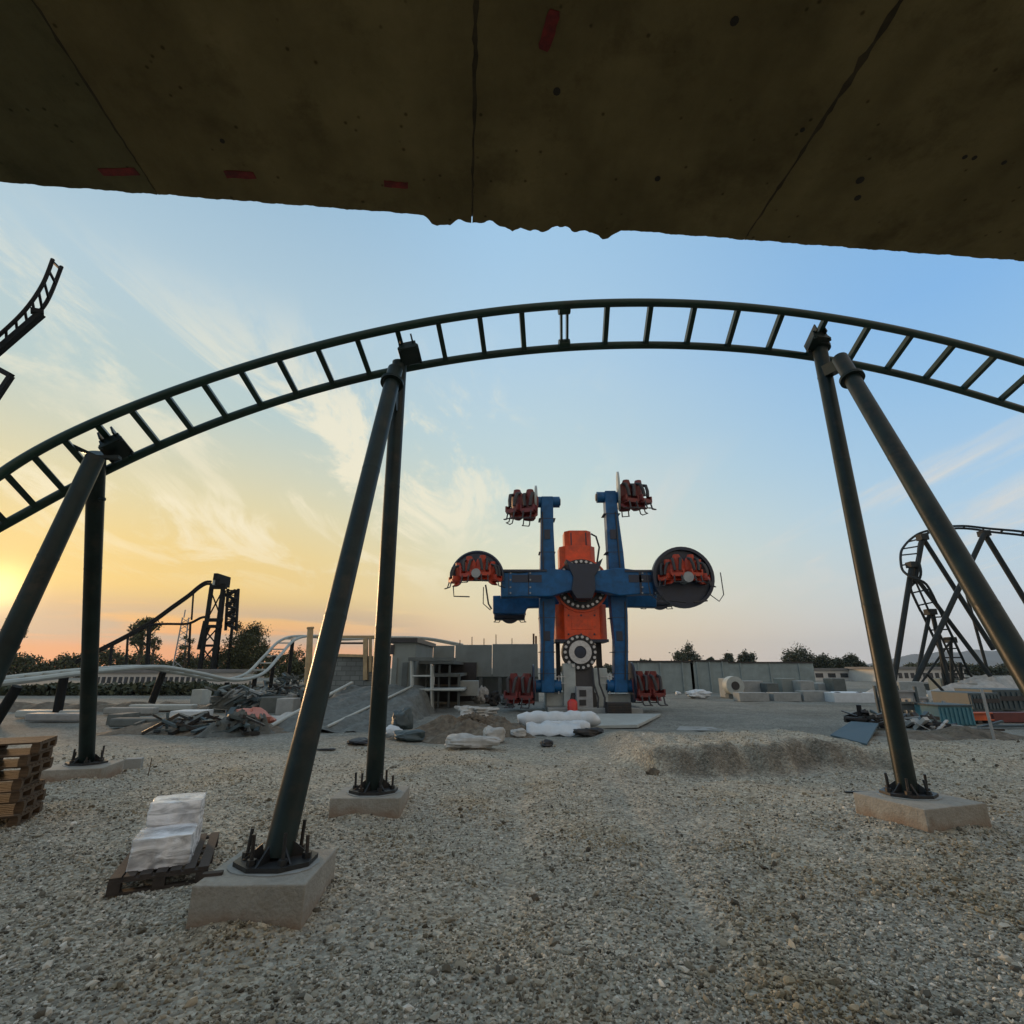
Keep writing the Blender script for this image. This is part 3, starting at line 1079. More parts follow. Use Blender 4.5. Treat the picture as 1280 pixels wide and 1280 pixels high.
def wrinkle(a, b, z0, z1, name, m, seed, taper=0.04, amp=0.0035):
    """box between local a, b (x,y) and z with rounded, wrinkled skin"""
    rng = random.Random(seed)
    ph = [rng.uniform(0, 6) for _ in range(8)]
    cx, cy = (a[0] + b[0]) / 2, (a[1] + b[1]) / 2
    hx, hy = (b[0] - a[0]) / 2, (b[1] - a[1]) / 2
    N = 96
    mb = MB()
    rows = []
    nz = 22
    zs = [z0 + (z1 - z0) * k / nz for k in range(nz + 1)]
    prof = [(z, 1.0) for z in zs] + [(z1 + 0.004, 0.985), (z1 + 0.006, 0.8), (z1 + 0.004, 0.5), (z1 + 0.006, 0.2)]
    for r_i, (z, sc) in enumerate(prof):
        row = []
        for j in range(N):
            t = 2 * math.pi * j / N
            ct, st = math.cos(t), math.sin(t)
            e = 14.0
            rr = (abs(ct) ** e + abs(st) ** e) ** (-1 / e)
            tp = 1 - taper * (z - z0) / (z1 - z0)
            w = amp * (math.sin(9 * t + 14 * z + ph[0]) + math.sin(17 * t - 22 * z + ph[1]) * 0.7 + 0.6 * math.sin(31 * t + 35 * z + ph[2])) + rng.uniform(-1, 1) * amp * 0.5
            zz = z + (amp * 0.8 * math.sin(5 * t + ph[3] + 6 * sc) if sc < 1 else 0)
            row.append(Vector((cx + (hx * tp + w) * rr * ct * sc, cy + (hy * tp + w) * rr * st * sc, zz)))
        rows.append(row)
    k = 0
    for row in rows:
        mb.v += row
    for i in range(len(rows) - 1):
        for j in range(N):
            p, q = i * N + j, i * N + (j + 1) % N
            mb.f.append((p, q, q + N, p + N))
    mb.f.append(tuple((len(rows) - 1) * N + j for j in range(N)))
    return mb.build(name, m, load, world=False)


wrinkle((-0.31, -0.46), (0.22, 0.02), -0.01, 0.25, 'front_film', M_film, 1)
wrinkle((-0.29, 0.025), (0.22, 0.48), -0.01, 0.46, 'rear_film', M_film, 2)


def bags(x0, x1, y0, y1, z1, n, nm):
    for k in range(n):
        za, zb = z1 * k / n, z1 * (k + 1) / n
        for (xa, xb) in ((x0, (x0 + x1) / 2 - 0.005), ((x0 + x1) / 2 + 0.005, x1)):
            mb = MB().ball((0, 0, 0), (1, 1, 1), 28, 14, 0.03)
            f = lambda q, e: math.copysign(min(1.1, abs(q)) ** e, q)
            cc = Vector(((xa + xb) / 2, (y0 + y1) / 2, (za + zb) / 2))
            mb.v = [cc + Vector((f(v.x, 0.45) * (xb - xa) / 2, f(v.y, 0.45) * (y1 - y0) / 2, f(v.z, 0.75) * (zb - za) / 2 * 1.03)) for v in mb.v]
            mb.build(nm, M_bag, load, world=False)


bags(-0.285, 0.195, -0.435, -0.005, 0.235, 2, 'bag')
bags(-0.265, 0.195, 0.05, 0.455, 0.44, 4, 'bag')

# thin stake, dark scrap bits
c = G(185, 970)
o = MB().cyl(c, c + Vector((0.01, 0, 0.32)), 0.008, 6).build('survey_stake', M_wood, origin=c)
tag(o, 'thin wooden survey stake standing in the gravel near the far left footing', 'stake')
c = G(668, 1126)
o = MB().ball(c + Vector((0, 0, 0.02)), (0.045, 0.03, 0.028), 9, 6, 0.2).build('dark_stone', M_dirt, origin=c)
tag(o, 'single dark stone lying in the middle of the bare gravel', 'stone')
c = G(815, 943)
o = MB().ball(c + Vector((0, 0, 0.04)), (0.13, 0.10, 0.08), 10, 7, 0.15).build('clod', M_dirt, origin=c)
tag(o, 'dark clod of earth at the left end of the gravel bank', 'earth')
c = G(1075, 992)
o = MB().bar(c + Vector((-0.25, 0, 0.02)), c + Vector((0.15, -0.05, 0.03)), 0.05, 0.03).build('steel_offcut', M_plate, origin=c, smooth=False)
tag(o, 'flat dark steel offcut on the gravel beside the orange-lit footing', 'offcut')


# ------------------------------------------------------------------ the tower ride
RY = 26.0
ride_o = W(728, 893, RY)
ride_o.z = 0
ride = thing('spinning_tower_ride', ride_o, 'blue and orange thrill ride with crossed arms and seat gondolas standing on the yard', 'amusement ride')


def RW(px, py, dy=0.0):
    # position at the ride's distance, shifted in depth without changing size
    p = W(px, py, RY)
    return Vector((p.x, p.y + dy, p.z))


def rbox(x0, x1, y0, y1, d0, d1, name, m, parent=None, bevel=0.03):
    a, b = RW(x0, y1, d0), RW(x1, y0, d1)
    return MB().box(a, b).build(name, m, parent or ride, smooth=False, bevel=bevel)


# base
rbox(684, 800, 884, 896, -0.6, 3.0, 'base_slab', M_block)
rbox(684, 709, 866, 884, 0.6, 2.4, 'side_plinth', M_lgrey)
rbox(762, 792, 868, 884, 0.6, 2.4, 'side_plinth', M_lgrey)
rbox(706, 720, 829, 884, 0.3, 1.0, 'equipment_post', M_lgrey)
rbox(745, 760, 835, 884, 0.3, 1.0, 'equipment_post', M_lgrey)
MB().hexa([RW(712, 884, 0.2), RW(748, 884, 0.2), RW(748, 884, 1.9), RW(712, 884, 1.9), RW(720, 832, 0.5), RW(743, 832, 0.5), RW(743, 832, 1.7), RW(720, 832, 1.7)]).build('pedestal', M_dark, ride, smooth=False)
cab = rbox(720, 739, 858, 886, -0.4, 0.15, 'control_cabinet', M_grey, bevel=0.02)
rbox(723, 731, 862, 870, -0.43, -0.39, 'cabinet_opening', M_dark, cab, 0)
rbox(723, 731, 874, 881, -0.43, -0.39, 'cabinet_opening', M_dark, cab, 0)
for x in (702, 757):
    rbox(x - 1.6, x + 1.6, 798, 884, 1.7, 1.9, 'rear_strut', M_dark, bevel=0)
# hoses and rails
for (x, b) in ((741, 747), (748, 755)):
    MB().tube([RW(x, 835, 0.1), RW(x + 1, 855, -0.1), RW(b, 872, -0.25), RW(b - 2, 890, -0.5)], 0.045, 8).build('hose', M_dark, ride)
for xs_ in ((690, 708, 691, 699), (752, 772, 763, 771)):
    mb = MB()
    for y in (846, 854):
        mb.bar(RW(xs_[0], y, 0.2), RW(xs_[1], y, 0.2), 0.04)
    for x in xs_[2:]:
        mb.bar(RW(x, 844, 0.2), RW(x, 868, 0.2), 0.04)
    mb.build('guard_rail', M_steel, ride, smooth=False)
# lower slew bearing
c = RW(726, 815, 0.25)
MB().cyl(c + Vector((0, 0.9, 0)), c + Vector((0, 0.1, 0)), 0.86, 32).build('bearing_housing', M_dark, ride)
MB().ring(c + Vector((0, -0.02, 0)), (0, 1, 0), 0.30, 0.56, 0.14, 36).build('bearing_face', M_steel, ride)
MB().cyl(c + Vector((0, 0.05, 0)), c + Vector((0, -0.05, 0)), 0.28, 24).build('bearing_core', M_navy, ride)
for k in range(18):
    a = 2 * math.pi * k / 18
    q = c + Vector((0.74 * math.cos(a), 0.1, 0.74 * math.sin(a)))
    MB().cyl(q, q + Vector((0, -0.16, 0)), 0.075, 8).build('bearing_bolt', M_steel, ride)
# orange arm
def chamfer(x0, x1, y0, y1, d0, d1, ch, name, top_in=0):
    a, b = RW(x0, y1), RW(x1, y0)
    prof = [(a.x, d1), (a.x, d0 + ch), (a.x + ch, d0), (b.x - ch, d0), (b.x, d0 + ch), (b.x, d1)]
    mb = MB()
    k = len(prof)
    vs = [Vector((x, RY + d, a.z)) for x, d in prof] + [Vector((x + (top_in if x < (a.x + b.x) / 2 else -top_in), RY + d, b.z)) for x, d in prof]
    mb.add(vs, [tuple(range(k)), tuple(range(2 * k - 1, k - 1, -1))] + [(i, k + i, k + (i + 1) % k, (i + 1) % k) for i in range(k)])
    return mb.build(name, M_orange, ride, smooth=False, bevel=0.025)


low = chamfer(697, 761, 753, 800, 0.5, 2.2, 0.42, 'counterweight_housing')
mid = chamfer(703, 747, 678, 752, 0.75, 2.0, 0.3, 'orange_arm')
upp = chamfer(708, 742, 658, 679, 0.8, 1.9, 0.26, 'arm_head')
for x in (716, 735):
    rbox(x - 0.4, x + 0.4, 661, 677, 0.775, 0.80, 'weld_seam', M_navy, upp, 0)
rbox(695, 763, 798.5, 802, 0.42, 2.25, 'housing_rim', M_navy, low, 0)
# hub ring
c = RW(728, 729, 0.2)
MB().cyl(c + Vector((0, 0.75, 0)), c + Vector((0, 0.2, 0)), 1.42, 40).build('hub_flange', M_orange, ride)
MB().ring(c + Vector((0, 0.14, 0)), (0, 1, 0), 0.9, 1.30, 0.16, 40).build('slew_ring', M_dark, ride)
for k in range(28):
    a = 2 * math.pi * k / 28
    q = c + Vector((1.16 * math.cos(a), 0.08, 1.16 * math.sin(a)))
    MB().cyl(q, q + Vector((0, -0.14, 0)), 0.075, 8).build('ring_bolt', M_steel, ride)
mb = MB()
mb.prism([RW(x, y, -0.92) for x, y in ((705, 703), (715, 709), (741, 709), (750, 702), (745, 716), (740, 724), (741, 740), (737, 751), (718, 751), (712, 741), (714, 725), (710, 716))][::-1], (0, 1.0, 0))
mb.build('hub_yoke', M_navy, ride, smooth=False, bevel=0.03)


def arm(pts, w, dd, d0, name):
    """blue box beam along pixel points [(x,y,width_px)]"""
    mb = MB()
    k = 0
    vs = []
    for (x, y, wd, horiz) in pts:
        h = wd / 2
        if horiz:
            q = [RW(x, y + h, d0), RW(x, y - h, d0), RW(x, y - h, d0 + dd), RW(x, y + h, d0 + dd)]
        else:
            q = [RW(x - h, y, d0), RW(x + h, y, d0), RW(x + h, y, d0 + dd), RW(x - h, y, d0 + dd)]
        vs += q
    n = len(pts)
    fs = [(0, 1, 2, 3), tuple((n - 1) * 4 + i for i in (3, 2, 1, 0))]
    for i in range(n - 1):
        for j in range(4):
            a, b = i * 4 + j, i * 4 + (j + 1) % 4
            fs.append((a, a + 4, b + 4, b))
    mb.add(vs, fs)
    return mb.build(name, M_blue, ride, smooth=False, bevel=0.05)


aL = arm([(684, 620, 15, 0), (684, 660, 16, 0), (685, 722, 20, 0), (684, 770, 20, 0), (684, 800, 17, 0), (685, 866, 17, 0)], 0, 0.75, 0.0, 'vertical_arm')
aR = arm([(763, 613, 14, 0), (766, 650, 16, 0), (770, 690, 19, 0), (772, 722, 21, 0), (775, 770, 20, 0), (777, 800, 17, 0), (777, 866, 17, 0)], 0, 0.75, 0.0, 'vertical_arm')
aH = arm([(626, 734, 30, 1), (650, 734, 28, 1), (688, 731, 34, 1), (706, 729, 26, 1), (728, 729, 20, 1), (750, 729, 26, 1), (770, 730, 34, 1), (800, 731, 28, 1), (822, 732, 26, 1)], 0, 0.7, -0.78, 'horizontal_arm')
aB = arm([(614, 749, 24, 1), (657, 749, 26, 1), (661, 740, 26, 1), (700, 735, 34, 1), (728, 735, 30, 1), (756, 735, 34, 1), (806, 738, 28, 1), (836, 740, 26, 1)], 0, 0.6, 2.25, 'horizontal_arm')
# dark inset panels on the front beam, flange edges
for (x0, x1) in ((640, 676), (782, 812)):
    rbox(x0, x1, 722, 731, -0.80, -0.77, 'recess_panel', M_navy, aH, 0)
rbox(629, 682, 715.5, 718, -0.84, -0.06, 'beam_flange', M_navy, aH, 0)
rbox(777, 820, 716, 718.5, -0.84, -0.06, 'beam_flange', M_navy, aH, 0)
# panel seams, access covers, bolts and cable runs
for (a_, x, ys__) in ((aL, 684, (648, 690, 772, 815, 842)), (aR, 770, (642, 690, 772, 815, 842))):
    for y in ys__:
        xx = x if a_ is aL else 763 + (y - 613) * 0.062
        rbox(xx - 10.4, xx + 10.4, y - 0.35, y + 0.35, -0.012, 0.76, 'flange_seam', M_navy, a_, 0)
    for y in (668, 795):
        xx = x if a_ is aL else 763 + (y - 613) * 0.062
        rbox(xx - 3.5, xx + 3.5, y - 6, y + 6, -0.035, -0.004, 'access_cover', M_navy, a_, 0.01)
    x1 = 678 if a_ is aL else 780
    x2 = 678 if a_ is aL else 769
    MB().tube([RW(x2, 640, -0.06), RW(x2 + (0 if a_ is aL else 4), 690, -0.06), RW(x2 + (1 if a_ is aL else 6), 712, -0.06)], 0.035, 6).build('cable_run', M_dark, a_)
    MB().tube([RW(x1 + 1, 752, -0.06), RW(x1 + 2, 800, -0.06), RW(x1 + 1, 850, -0.06)], 0.035, 6).build('cable_run', M_dark, a_)
for x in (636, 660, 796, 812):
    rbox(x - 0.3, x + 0.3, 716, 747, -0.80, -0.775, 'flange_seam', M_navy, aH, 0)
    for y in (720, 728, 737, 744):
        q = RW(x + 2.2, y, -0.79)
        MB().cyl(q, q + Vector((0, -0.05, 0)), 0.045, 6).build('bolt_head', M_grey, aH)
for x in (712, 728, 745):
    for y in (768, 792):
        q = RW(x, y, 0.49)
        MB().cyl(q, q + Vector((0, -0.04, 0)), 0.05, 6).build('bolt_head', M_navy, low)
rbox(716, 742, 771, 786, 0.47, 0.497, 'access_cover', M_orange, low, 0.01)
rbox(700, 701, 760, 798, 0.9, 1.4, 'side_seam', M_navy, low, 0)
MB().tube([RW(749, 700, 0.7), RW(752, 680, 0.75), RW(748, 666, 0.8), RW(742, 662, 0.9)], 0.05, 8).build('supply_hose', M_dark, mid)
# bosses at arm ends
for (a_, x, y, s, l) in ((aL, 684, 625, -1, 14), (aR, 763, 619, 1, 14), (aL, 686, 858, -1, 14), (aR, 776, 858, 1, 14)):
    p, q = RW(x + s * 16, y, 0.37), RW(x - s * (l + 2), y, 0.37)
    MB().cyl(p, q, 0.30, 20).build('axle_boss', M_blue, a_)
    MB().cyl(q, q + (q - p).normalized() * 0.05, 0.2, 16).build('axle_cap', M_dark, a_)


def seat_shape(mb_s, mb_h, c, fwd, s=1.0):
    """one seat: c = hip point, fwd = horizontal facing direction"""
    f = Vector(fwd).normalized()
    up = Vector((0, 0, 1))
    r = f.cross(up)
    M = Matrix((r, f, up)).transposed()
    k = len(mb_s.v)
    # shell: curved back with rounded shoulders and headrest
    prof = [(-0.42, 0.20, 0.32), (-0.30, 0.05, 0.40), (0.0, -0.06, 0.37), (0.30, -0.05, 0.41), (0.62, -0.02, 0.43), (0.82, 0.0, 0.34), (0.95, 0.02, 0.22), (1.08, 0.03, 0.17)]
    rows = []
    for (z, y, hw) in prof:
        row = []
        for j in range(10):
            a = math.pi * 2 * j / 10
            row.append(c + M @ Vector((hw * math.cos(a) * s, (y - 0.08 + 0.17 * math.sin(a)) * s, z * s)))
        rows.append(row)
    b = len(mb_s.v)
    for row in rows:
        mb_s.v += row
    for i in range(len(rows) - 1):
        for j in range(10):
            p, q = b + i * 10 + j, b + i * 10 + (j + 1) % 10
            mb_s.f.append((p, q, q + 10, p + 10))
    mb_s.f.append(tuple(b + j for j in range(10))[::-1])
    mb_s.f.append(tuple(b + (len(rows) - 1) * 10 + j for j in range(10)))
    mb_s.obox(c + M @ Vector((0, 0.22, -0.12)) * s, (0.62 * s, 0.5 * s, 0.2 * s), M)
    for q in (-1, 1):
        mb_s.obox(c + M @ Vector((0.33 * q, 0.2, 0.02)) * s, (0.09 * s, 0.5 * s, 0.3 * s), M)
        pts = [c + M @ Vector((0.2 * q, -0.02, 0.86)) * s, c + M @ Vector((0.22 * q, 0.24, 0.78)) * s, c + M @ Vector((0.17 * q, 0.36, 0.45)) * s, c + M @ Vector((0.13 * q, 0.38, 0.12)) * s]
        mb_h.tube(pts, 0.085 * s, 8)
        mb_h.tube([c + M @ Vector((0.2 * q, 0.45, -0.15)) * s, c + M @ Vector((0.2 * q, 0.56, -0.55)) * s, c + M @ Vector((0.2 * q, 0.72, -0.60)) * s], 0.04 * s, 6)
    mb_h.tube([c + M @ Vector((-0.24, 0.74, -0.6)) * s, c + M @ Vector((0.24, 0.74, -0.6)) * s], 0.03 * s, 6)


def gondola(c, ax, seats, seat_m, disc_r, half=False, face_off=0.0, label=None, s=0.95):
    """c centre of backing disc, ax outward axis; seats = [(offset, facing)]"""
    ax = Vector(ax).normalized()
    mb = MB()
    if disc_r > 0:
        if half:
            side = Vector((0, 0, 1)).cross(ax).normalized()
            poly = [c + side * math.cos(t) * disc_r + Vector((0, 0, 1)) * (math.sin(t) * disc_r * 1.02 - 0.15 * disc_r) for t in np.linspace(-0.12, math.pi + 0.12, 26)]
            mb.prism(poly, ax * 0.12)
            mb.tube([p - ax * 0.02 + ax * 0.1 for p in poly], 0.09, 8)
        else:
            mb.cyl(c, c + ax * 0.10, disc_r * 0.97, 40)
            mb.ring(c + ax * 0.12, ax, disc_r * 0.90, disc_r, 0.34, 40)
    g = mb.build('gondola', M_navy if disc_r > 0 else M_dark, ride)
    for (off, fwd, k) in seats:
        sm_, hm_ = MB(), MB()
        seat_shape(sm_, hm_, c + Vector(off), fwd, s * k)
        sm_.build('seat', seat_m, g)
        hm_.build('shoulder_harness', M_harness, g)
    return g


# horizontal-arm gondolas (faces towards the viewer)
fr = (0, -1, 0)
cR = RW(845, 726, -0.95)
g = gondola(cR, fr, [((-0.80, -0.36, -0.05), (-0.85, -0.55, 0), 0.85), ((-0.36, -0.52, 0.12), (-0.3, -1, 0), 0.9), ((0.36, -0.52, 0.12), (0.3, -1, 0), 0.9), ((0.80, -0.36, -0.05), (0.85, -0.55, 0), 0.85)], M_seat, 1.50)
MB().cyl(cR + Vector((0, -0.2, -0.12)), cR + Vector((0, -0.98, -0.12)), 0.25, 24).build('gondola_hub', M_grey, g)
for q in (-1, 1):
    mb = MB()
    mb.tube([cR + Vector((q * 1.1, -0.5, -0.9)), cR + Vector((q * 1.4, -0.75, -1.25)), cR + Vector((q * 1.75, -0.5, -0.9)), cR + Vector((q * 1.8, -0.3, 0.2))], 0.025, 6)
    mb.tube([cR + Vector((q * 0.9, -0.6, -1.2)), cR + Vector((q * 0.2, -0.8, -1.3))], 0.04, 6)
    mb.build('foot_rail', M_dark, g)
MB().cyl(RW(820, 732, -0.5), RW(838, 726, -0.5), 0.36, 20).build('gondola_spindle', M_blue, g)
cL = RW(598, 722, -0.95)
g = gondola(cL, fr, [((-0.95, -0.30, -0.32), (-0.9, -0.5, 0), 0.8), ((-0.38, -0.5, -0.08), (-0.35, -1, 0), 0.85), ((0.30, -0.5, -0.02), (0.3, -1, 0), 0.85), ((0.80, -0.3, -0.25), (0.85, -0.5, 0), 0.8)], M_seat, 1.26, True)
MB().cyl(cL + Vector((0, -0.2, -0.1)), cL + Vector((0, -0.95, -0.1)), 0.22, 24).build('gondola_hub', M_grey, g)
mb = MB()
mb.tube([cL + Vector((-1.1, -0.5, -0.7)), cL + Vector((-1.05, -0.55, -1.15)), cL + Vector((-0.3, -0.6, -1.18))], 0.03, 6)
mb.build('foot_rail', M_dark, g)
mb = MB()
mb.tube([cL + Vector((0.45, -0.5, -0.6)), cL + Vector((0.6, -0.55, -1.5)), cL + Vector((0.75, -0.55, -1.75))], 0.045, 6)
mb.tube([cL + Vector((0.35, -0.5, -0.7)), cL + Vector((0.35, -0.55, -1.5)), cL + Vector((0.7, -0.55, -1.8))], 0.025, 6)
mb.build('foot_rail', M_dark, g)
# rear horizontal-arm gondolas, seen as dark undersides behind
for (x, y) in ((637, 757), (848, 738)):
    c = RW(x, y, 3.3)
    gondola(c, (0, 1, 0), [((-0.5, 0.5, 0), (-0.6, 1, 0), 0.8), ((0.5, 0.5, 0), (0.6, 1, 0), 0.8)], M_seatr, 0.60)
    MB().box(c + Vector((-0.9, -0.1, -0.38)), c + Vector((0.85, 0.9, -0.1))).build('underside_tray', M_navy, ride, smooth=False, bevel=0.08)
# vertical arm gondolas, discs seen edge on
for (x, y, sx, red) in ((672, 628, -1, M_seatr), (774, 616, 1, M_seatr), (667, 856, -1, M_seatr), (792, 853, 1, M_seatr)):
    c = RW(x, y, 0.4)
    seats = []
    if y < 700:
        seats = [((0.42 * sx, -0.45, -0.45), (0.35 * sx, -1, 0), 1.12), ((1.12 * sx, -0.30, -0.42), (0.6 * sx, -0.8, 0), 1.12),
                 ((0.42 * sx, 0.45, -0.35), (0.3 * sx, 1, 0), 0.95), ((1.0 * sx, 0.30, -0.35), (0.9 * sx, 0.5, 0), 0.95)]
        g = gondola(c, (sx, 0, 0), seats, red, 0.0)
        zc = c + Vector((0.05 * sx, 0, 0.25))
        MB().ring(zc, (sx, -0.10 * sx if sx < 0 else -0.16, 0.0), 0.2, 1.05 if sx > 0 else 0.8, 0.10, 32).build('backing_disc', M_lgrey, g)
    else:
        seats = [((0.30 * sx, -0.50, -0.45), (0.25 * sx, -1, 0), 0.95), ((0.98 * sx, -0.42, -0.45), (0.35 * sx, -1, 0), 0.95),
                 ((0.35 * sx, 0.45, -0.45), (0.3 * sx, 1, 0), 0.95), ((0.95 * sx, 0.40, -0.45), (0.5 * sx, 1, 0), 0.95)]
        g = gondola(c, (sx, 0, 0), seats, M_seatr, 0.0)
        MB().ring(c + Vector((0.0, 0, 0.0)), (sx, 0, 0), 0.2, 0.95, 0.08, 32).build('backing_disc', M_navy, g)
    MB().cyl(c, c + Vector((1.15 * sx, 0, 0)), 0.16, 16).build('gondola_hub', M_dark, g)

# things around the ride
c = RW(713, 894, -1.0)
c.z = 0
ext = thing('fire_extinguisher', c, 'red fire extinguisher standing in front of the blue and orange ride', 'extinguisher')
MB().tube([c + Vector((0, 0, z)) for z in (0.02, 0.05, 0.5, 0.6, 0.64)], [0.2, 0.23, 0.23, 0.16, 0.06], 16).build('cylinder', M_red, ext)
MB().tube([c + Vector((0, 0, 0.64)), c + Vector((0, 0, 0.74))], 0.05, 8).bar(c + Vector((-0.02, 0, 0.74)), c + Vector((0.16, 0, 0.78)), 0.04).build('handle', M_dark, ext)
c = RW(768, 893, -1.0)
c.z = 0
sp = thing('speaker_crate', c, 'black open-sided crate on the ground at the right of the ride base', 'crate')
MB().box(c + Vector((-0.55, -0.3, 0)), c + Vector((0.55, 0.3, 0.5))).build('crate_body', M_dark, sp, smooth=False, bevel=0.02)
mb = MB()
for k in range(4):
    mb.box(c + Vector((-0.5, -0.33, 0.06 + 0.11 * k)), c + Vector((0.5, -0.302, 0.12 + 0.11 * k)))
mb.build('slats', M_plate, sp, smooth=False)


# ------------------------------------------------------------------ draped / heap helpers
def heap(name, cx, cy, rx, ry, h, m, label, cat, seed=0, rough=0.25, n=28, kind=None):
    rng = np.random.default_rng(seed)
    ph = rng.random((10, 4)) * 6
    V, F = [], []
    zc = float(gh(cx, cy))
    rows = n // 2
    for i in range(rows + 1):
        q = i / rows
        for j in range(n * 2):
            a = math.pi * j / n
            edge = 1 + 0.22 * math.sin(2 * a + ph[0, 0]) + 0.12 * math.sin(5 * a + ph[0, 1]) + 0.07 * math.sin(9 * a + ph[0, 2])
            x, y = rx * q * math.cos(a) * edge, ry * q * math.sin(a) * edge
            z = h * (1 - q ** 1.6)
            z *= 1 + rough * sum(math.sin(x * (2 + k) / max(rx, .4) * 2 + ph[k, 0]) * math.sin(y * (2 + k) / max(ry, .4) * 2 + ph[k, 1]) / (1 + 0.5 * k) for k in range(1, 6))
            z += h * rough * 0.55 * (rng.random() - 0.5) * (1 - q)
            z += h * rough * 0.25 * math.sin(7 * x + ph[8, 0]) * math.sin(6 * y + ph[8, 1]) * (1 - q)
            V.append(Vector((cx + x, cy + y, zc - 0.02 + max(z, 0))))
    for i in range(rows):
        for j in range(n * 2):
            a, b = i * n * 2 + j, i * n * 2 + (j + 1) % (n * 2)
            F.append((a, a + n * 2, b + n * 2, b))
    mb = MB()
    mb.v = V
    mb.f = F
    o = mb.build(name, m, origin=(cx, cy, zc))
    return tag(o, label, cat, kind=kind)


def sack(name, px, py, w, d, h, m, label, cat, rz=0.0, group=None, jit=0.09):
    c = G(px, py)
    mb = MB().ball((0, 0, 0), (1, 1, 1), 44, 26, 0.0)
    Mz = Matrix.Rotation(rz, 3, 'Z')
    ph = [random.random() * 6.28 for _ in range(12)]
    out = []
    for v in mb.v:
        q = Vector([math.copysign(abs(t) ** 0.7, t) for t in v])
        k = 1.0
        for i in range(5):
            f = 1.7 + 1.6 * i
            k += jit * 0.9 / (1 + 0.55 * i) * math.sin(f * q.x * w / max(d, .3) + ph[i] + 1.3 * q.z) * math.sin(f * q.y + ph[i + 5] - 2 * q.z)
        fold = abs(math.sin(5 * q.x + 3 * q.y + ph[10] + 2 * math.sin(3 * q.x + ph[11])))
        k -= jit * 0.4 * (1 - fold) ** 3
        k += 2.4 * jit * (mnoise.turbulence(Vector((q.x * 1.6 + ph[4], q.y * 1.6 + ph[6], q.z * 1.6 + ph[7])), 4, True) - 0.55)
        z = h * 0.42 + q.z * h * 0.46 * k * (0.78 + 0.3 * math.sin(2.1 * q.x + ph[2]) * math.cos(1.7 * q.y + ph[3]))
        sp_ = 1.0 + 0.14 * max(0, -q.z)
        out.append(c + Mz @ Vector((q.x * w * 0.5 * k * sp_, q.y * d * 0.5 * k * sp_, max(z, -0.01))))
    mb.v = out
    o = mb.build(name, m, origin=c)
    return tag(o, label, cat, group)


def boxy(name, x0, x1, y0, y1, Y, depth, m, label, cat, group=None, zbase=None, bevel=0.015):
    a, b = W(x0, y1, Y), W(x1, y1, Y)
    z1 = W((x0 + x1) / 2, y0, Y).z
    z0 = a.z if zbase is None else zbase
    o = MB().box((a.x, Y, z0), (b.x, Y + depth, z1)).build(name, m, origin=((a.x + b.x) / 2, Y, z0), smooth=False, bevel=bevel)
    return tag(o, label, cat, group)


# mound of earth + film rolls + sacks in front of the ride
c = G(585, 925)
def bank(name, x0, x1, y, h, d, m, label, seed):
    rng = np.random.default_rng(seed)
    mb = MB()
    xs = np.linspace(x0, x1, 90)
    for i, x in enumerate(xs):
        q = i / 89
        e = min(1, q * 5, (1 - q) * 5)
        hh = h * e * (0.75 + 0.25 * math.sin(x * 3.1 + seed) + 0.15 * math.sin(x * 8.3) + 0.1 * rng.random())
        yy = y + 0.18 * math.sin(x * 1.7 + seed) + 0.06 * math.sin(x * 6)
        for (a_, b_) in ((-0.5, -0.06), (-0.38, 0.12), (-0.24, 0.45), (-0.1, 0.8), (0.05, 1.0), (0.3, 0.9), (0.65, 0.5), (1.0, -0.06)):
            yv = yy + a_ * d + rng.uniform(-0.03, 0.03)
            mb.v.append(Vector((x, yv, float(gh(x, yv)) + hh * b_ + rng.uniform(-0.02, 0.02) * e)))
    for i in range(89):
        for k in range(7):
            a_ = i * 8 + k
            mb.f.append((a_, a_ + 8, a_ + 9, a_ + 1))
    o = mb.build(name, m, origin=(x0, y, 0))
    return tag(o, label, 'earth bank')


bank('earth_bank', -13.5, -7.2, 18.2, 0.24, 2.0, M_dirt, 'low dark ridge of earth behind the far left footing', 2)
bank('earth_bank', -12.0, -5.5, 21.5, 0.30, 2.2, M_sack, 'low pale ridge of spoil in the left yard before the scrap piles', 3)
bank('earth_bank', -30.0, -13.0, 27.0, 0.35, 2.6, M_dirt, 'long dark ridge of earth across the left yard', 4)
bank('earth_bank', 10.6, 14.5, 15.6, 0.22, 1.5, M_dirt, 'low dark ridge of earth behind the orange-lit footing', 5)
heap('dirt_heap', c.x, c.y + 1.2, 2.3, 1.5, 0.5, M_dirt, 'dark heap of dug earth left of the ride behind the dusty sacks', 'earth heap', 4, 0.5, 48)
sack('dusty_sack', 590, 936, 1.35, 0.6, 0.42, M_sack, 'long dusty grey sack lying at the foot of the earth heap', 'sack', 0.05)
sack('dusty_sack', 618, 928, 0.6, 0.5, 0.5, M_sack, 'upright crumpled grey sack against the right end of the long dusty sack', 'sack', 0.4)
sack('dusty_sack', 648, 921, 0.5, 0.4, 0.28, M_sack, 'small grey sack between the earth heap and the white rolls', 'sack', 0.2)
sack('plastic_scrap', 684, 933, 0.34, 0.3, 0.2, M_dark, 'small dark scrap with a pale end in front of the white rolls', 'scrap', 0.2)
c = G(700, 917)
roll = thing('film_rolls', c, 'pair of long white film-wrapped rolls lying in front of the ride', 'wrapped rolls')
p0, p1 = c + Vector((-1.35, 0.25, 0.42)), c + Vector((1.35, 0.35, 0.42))
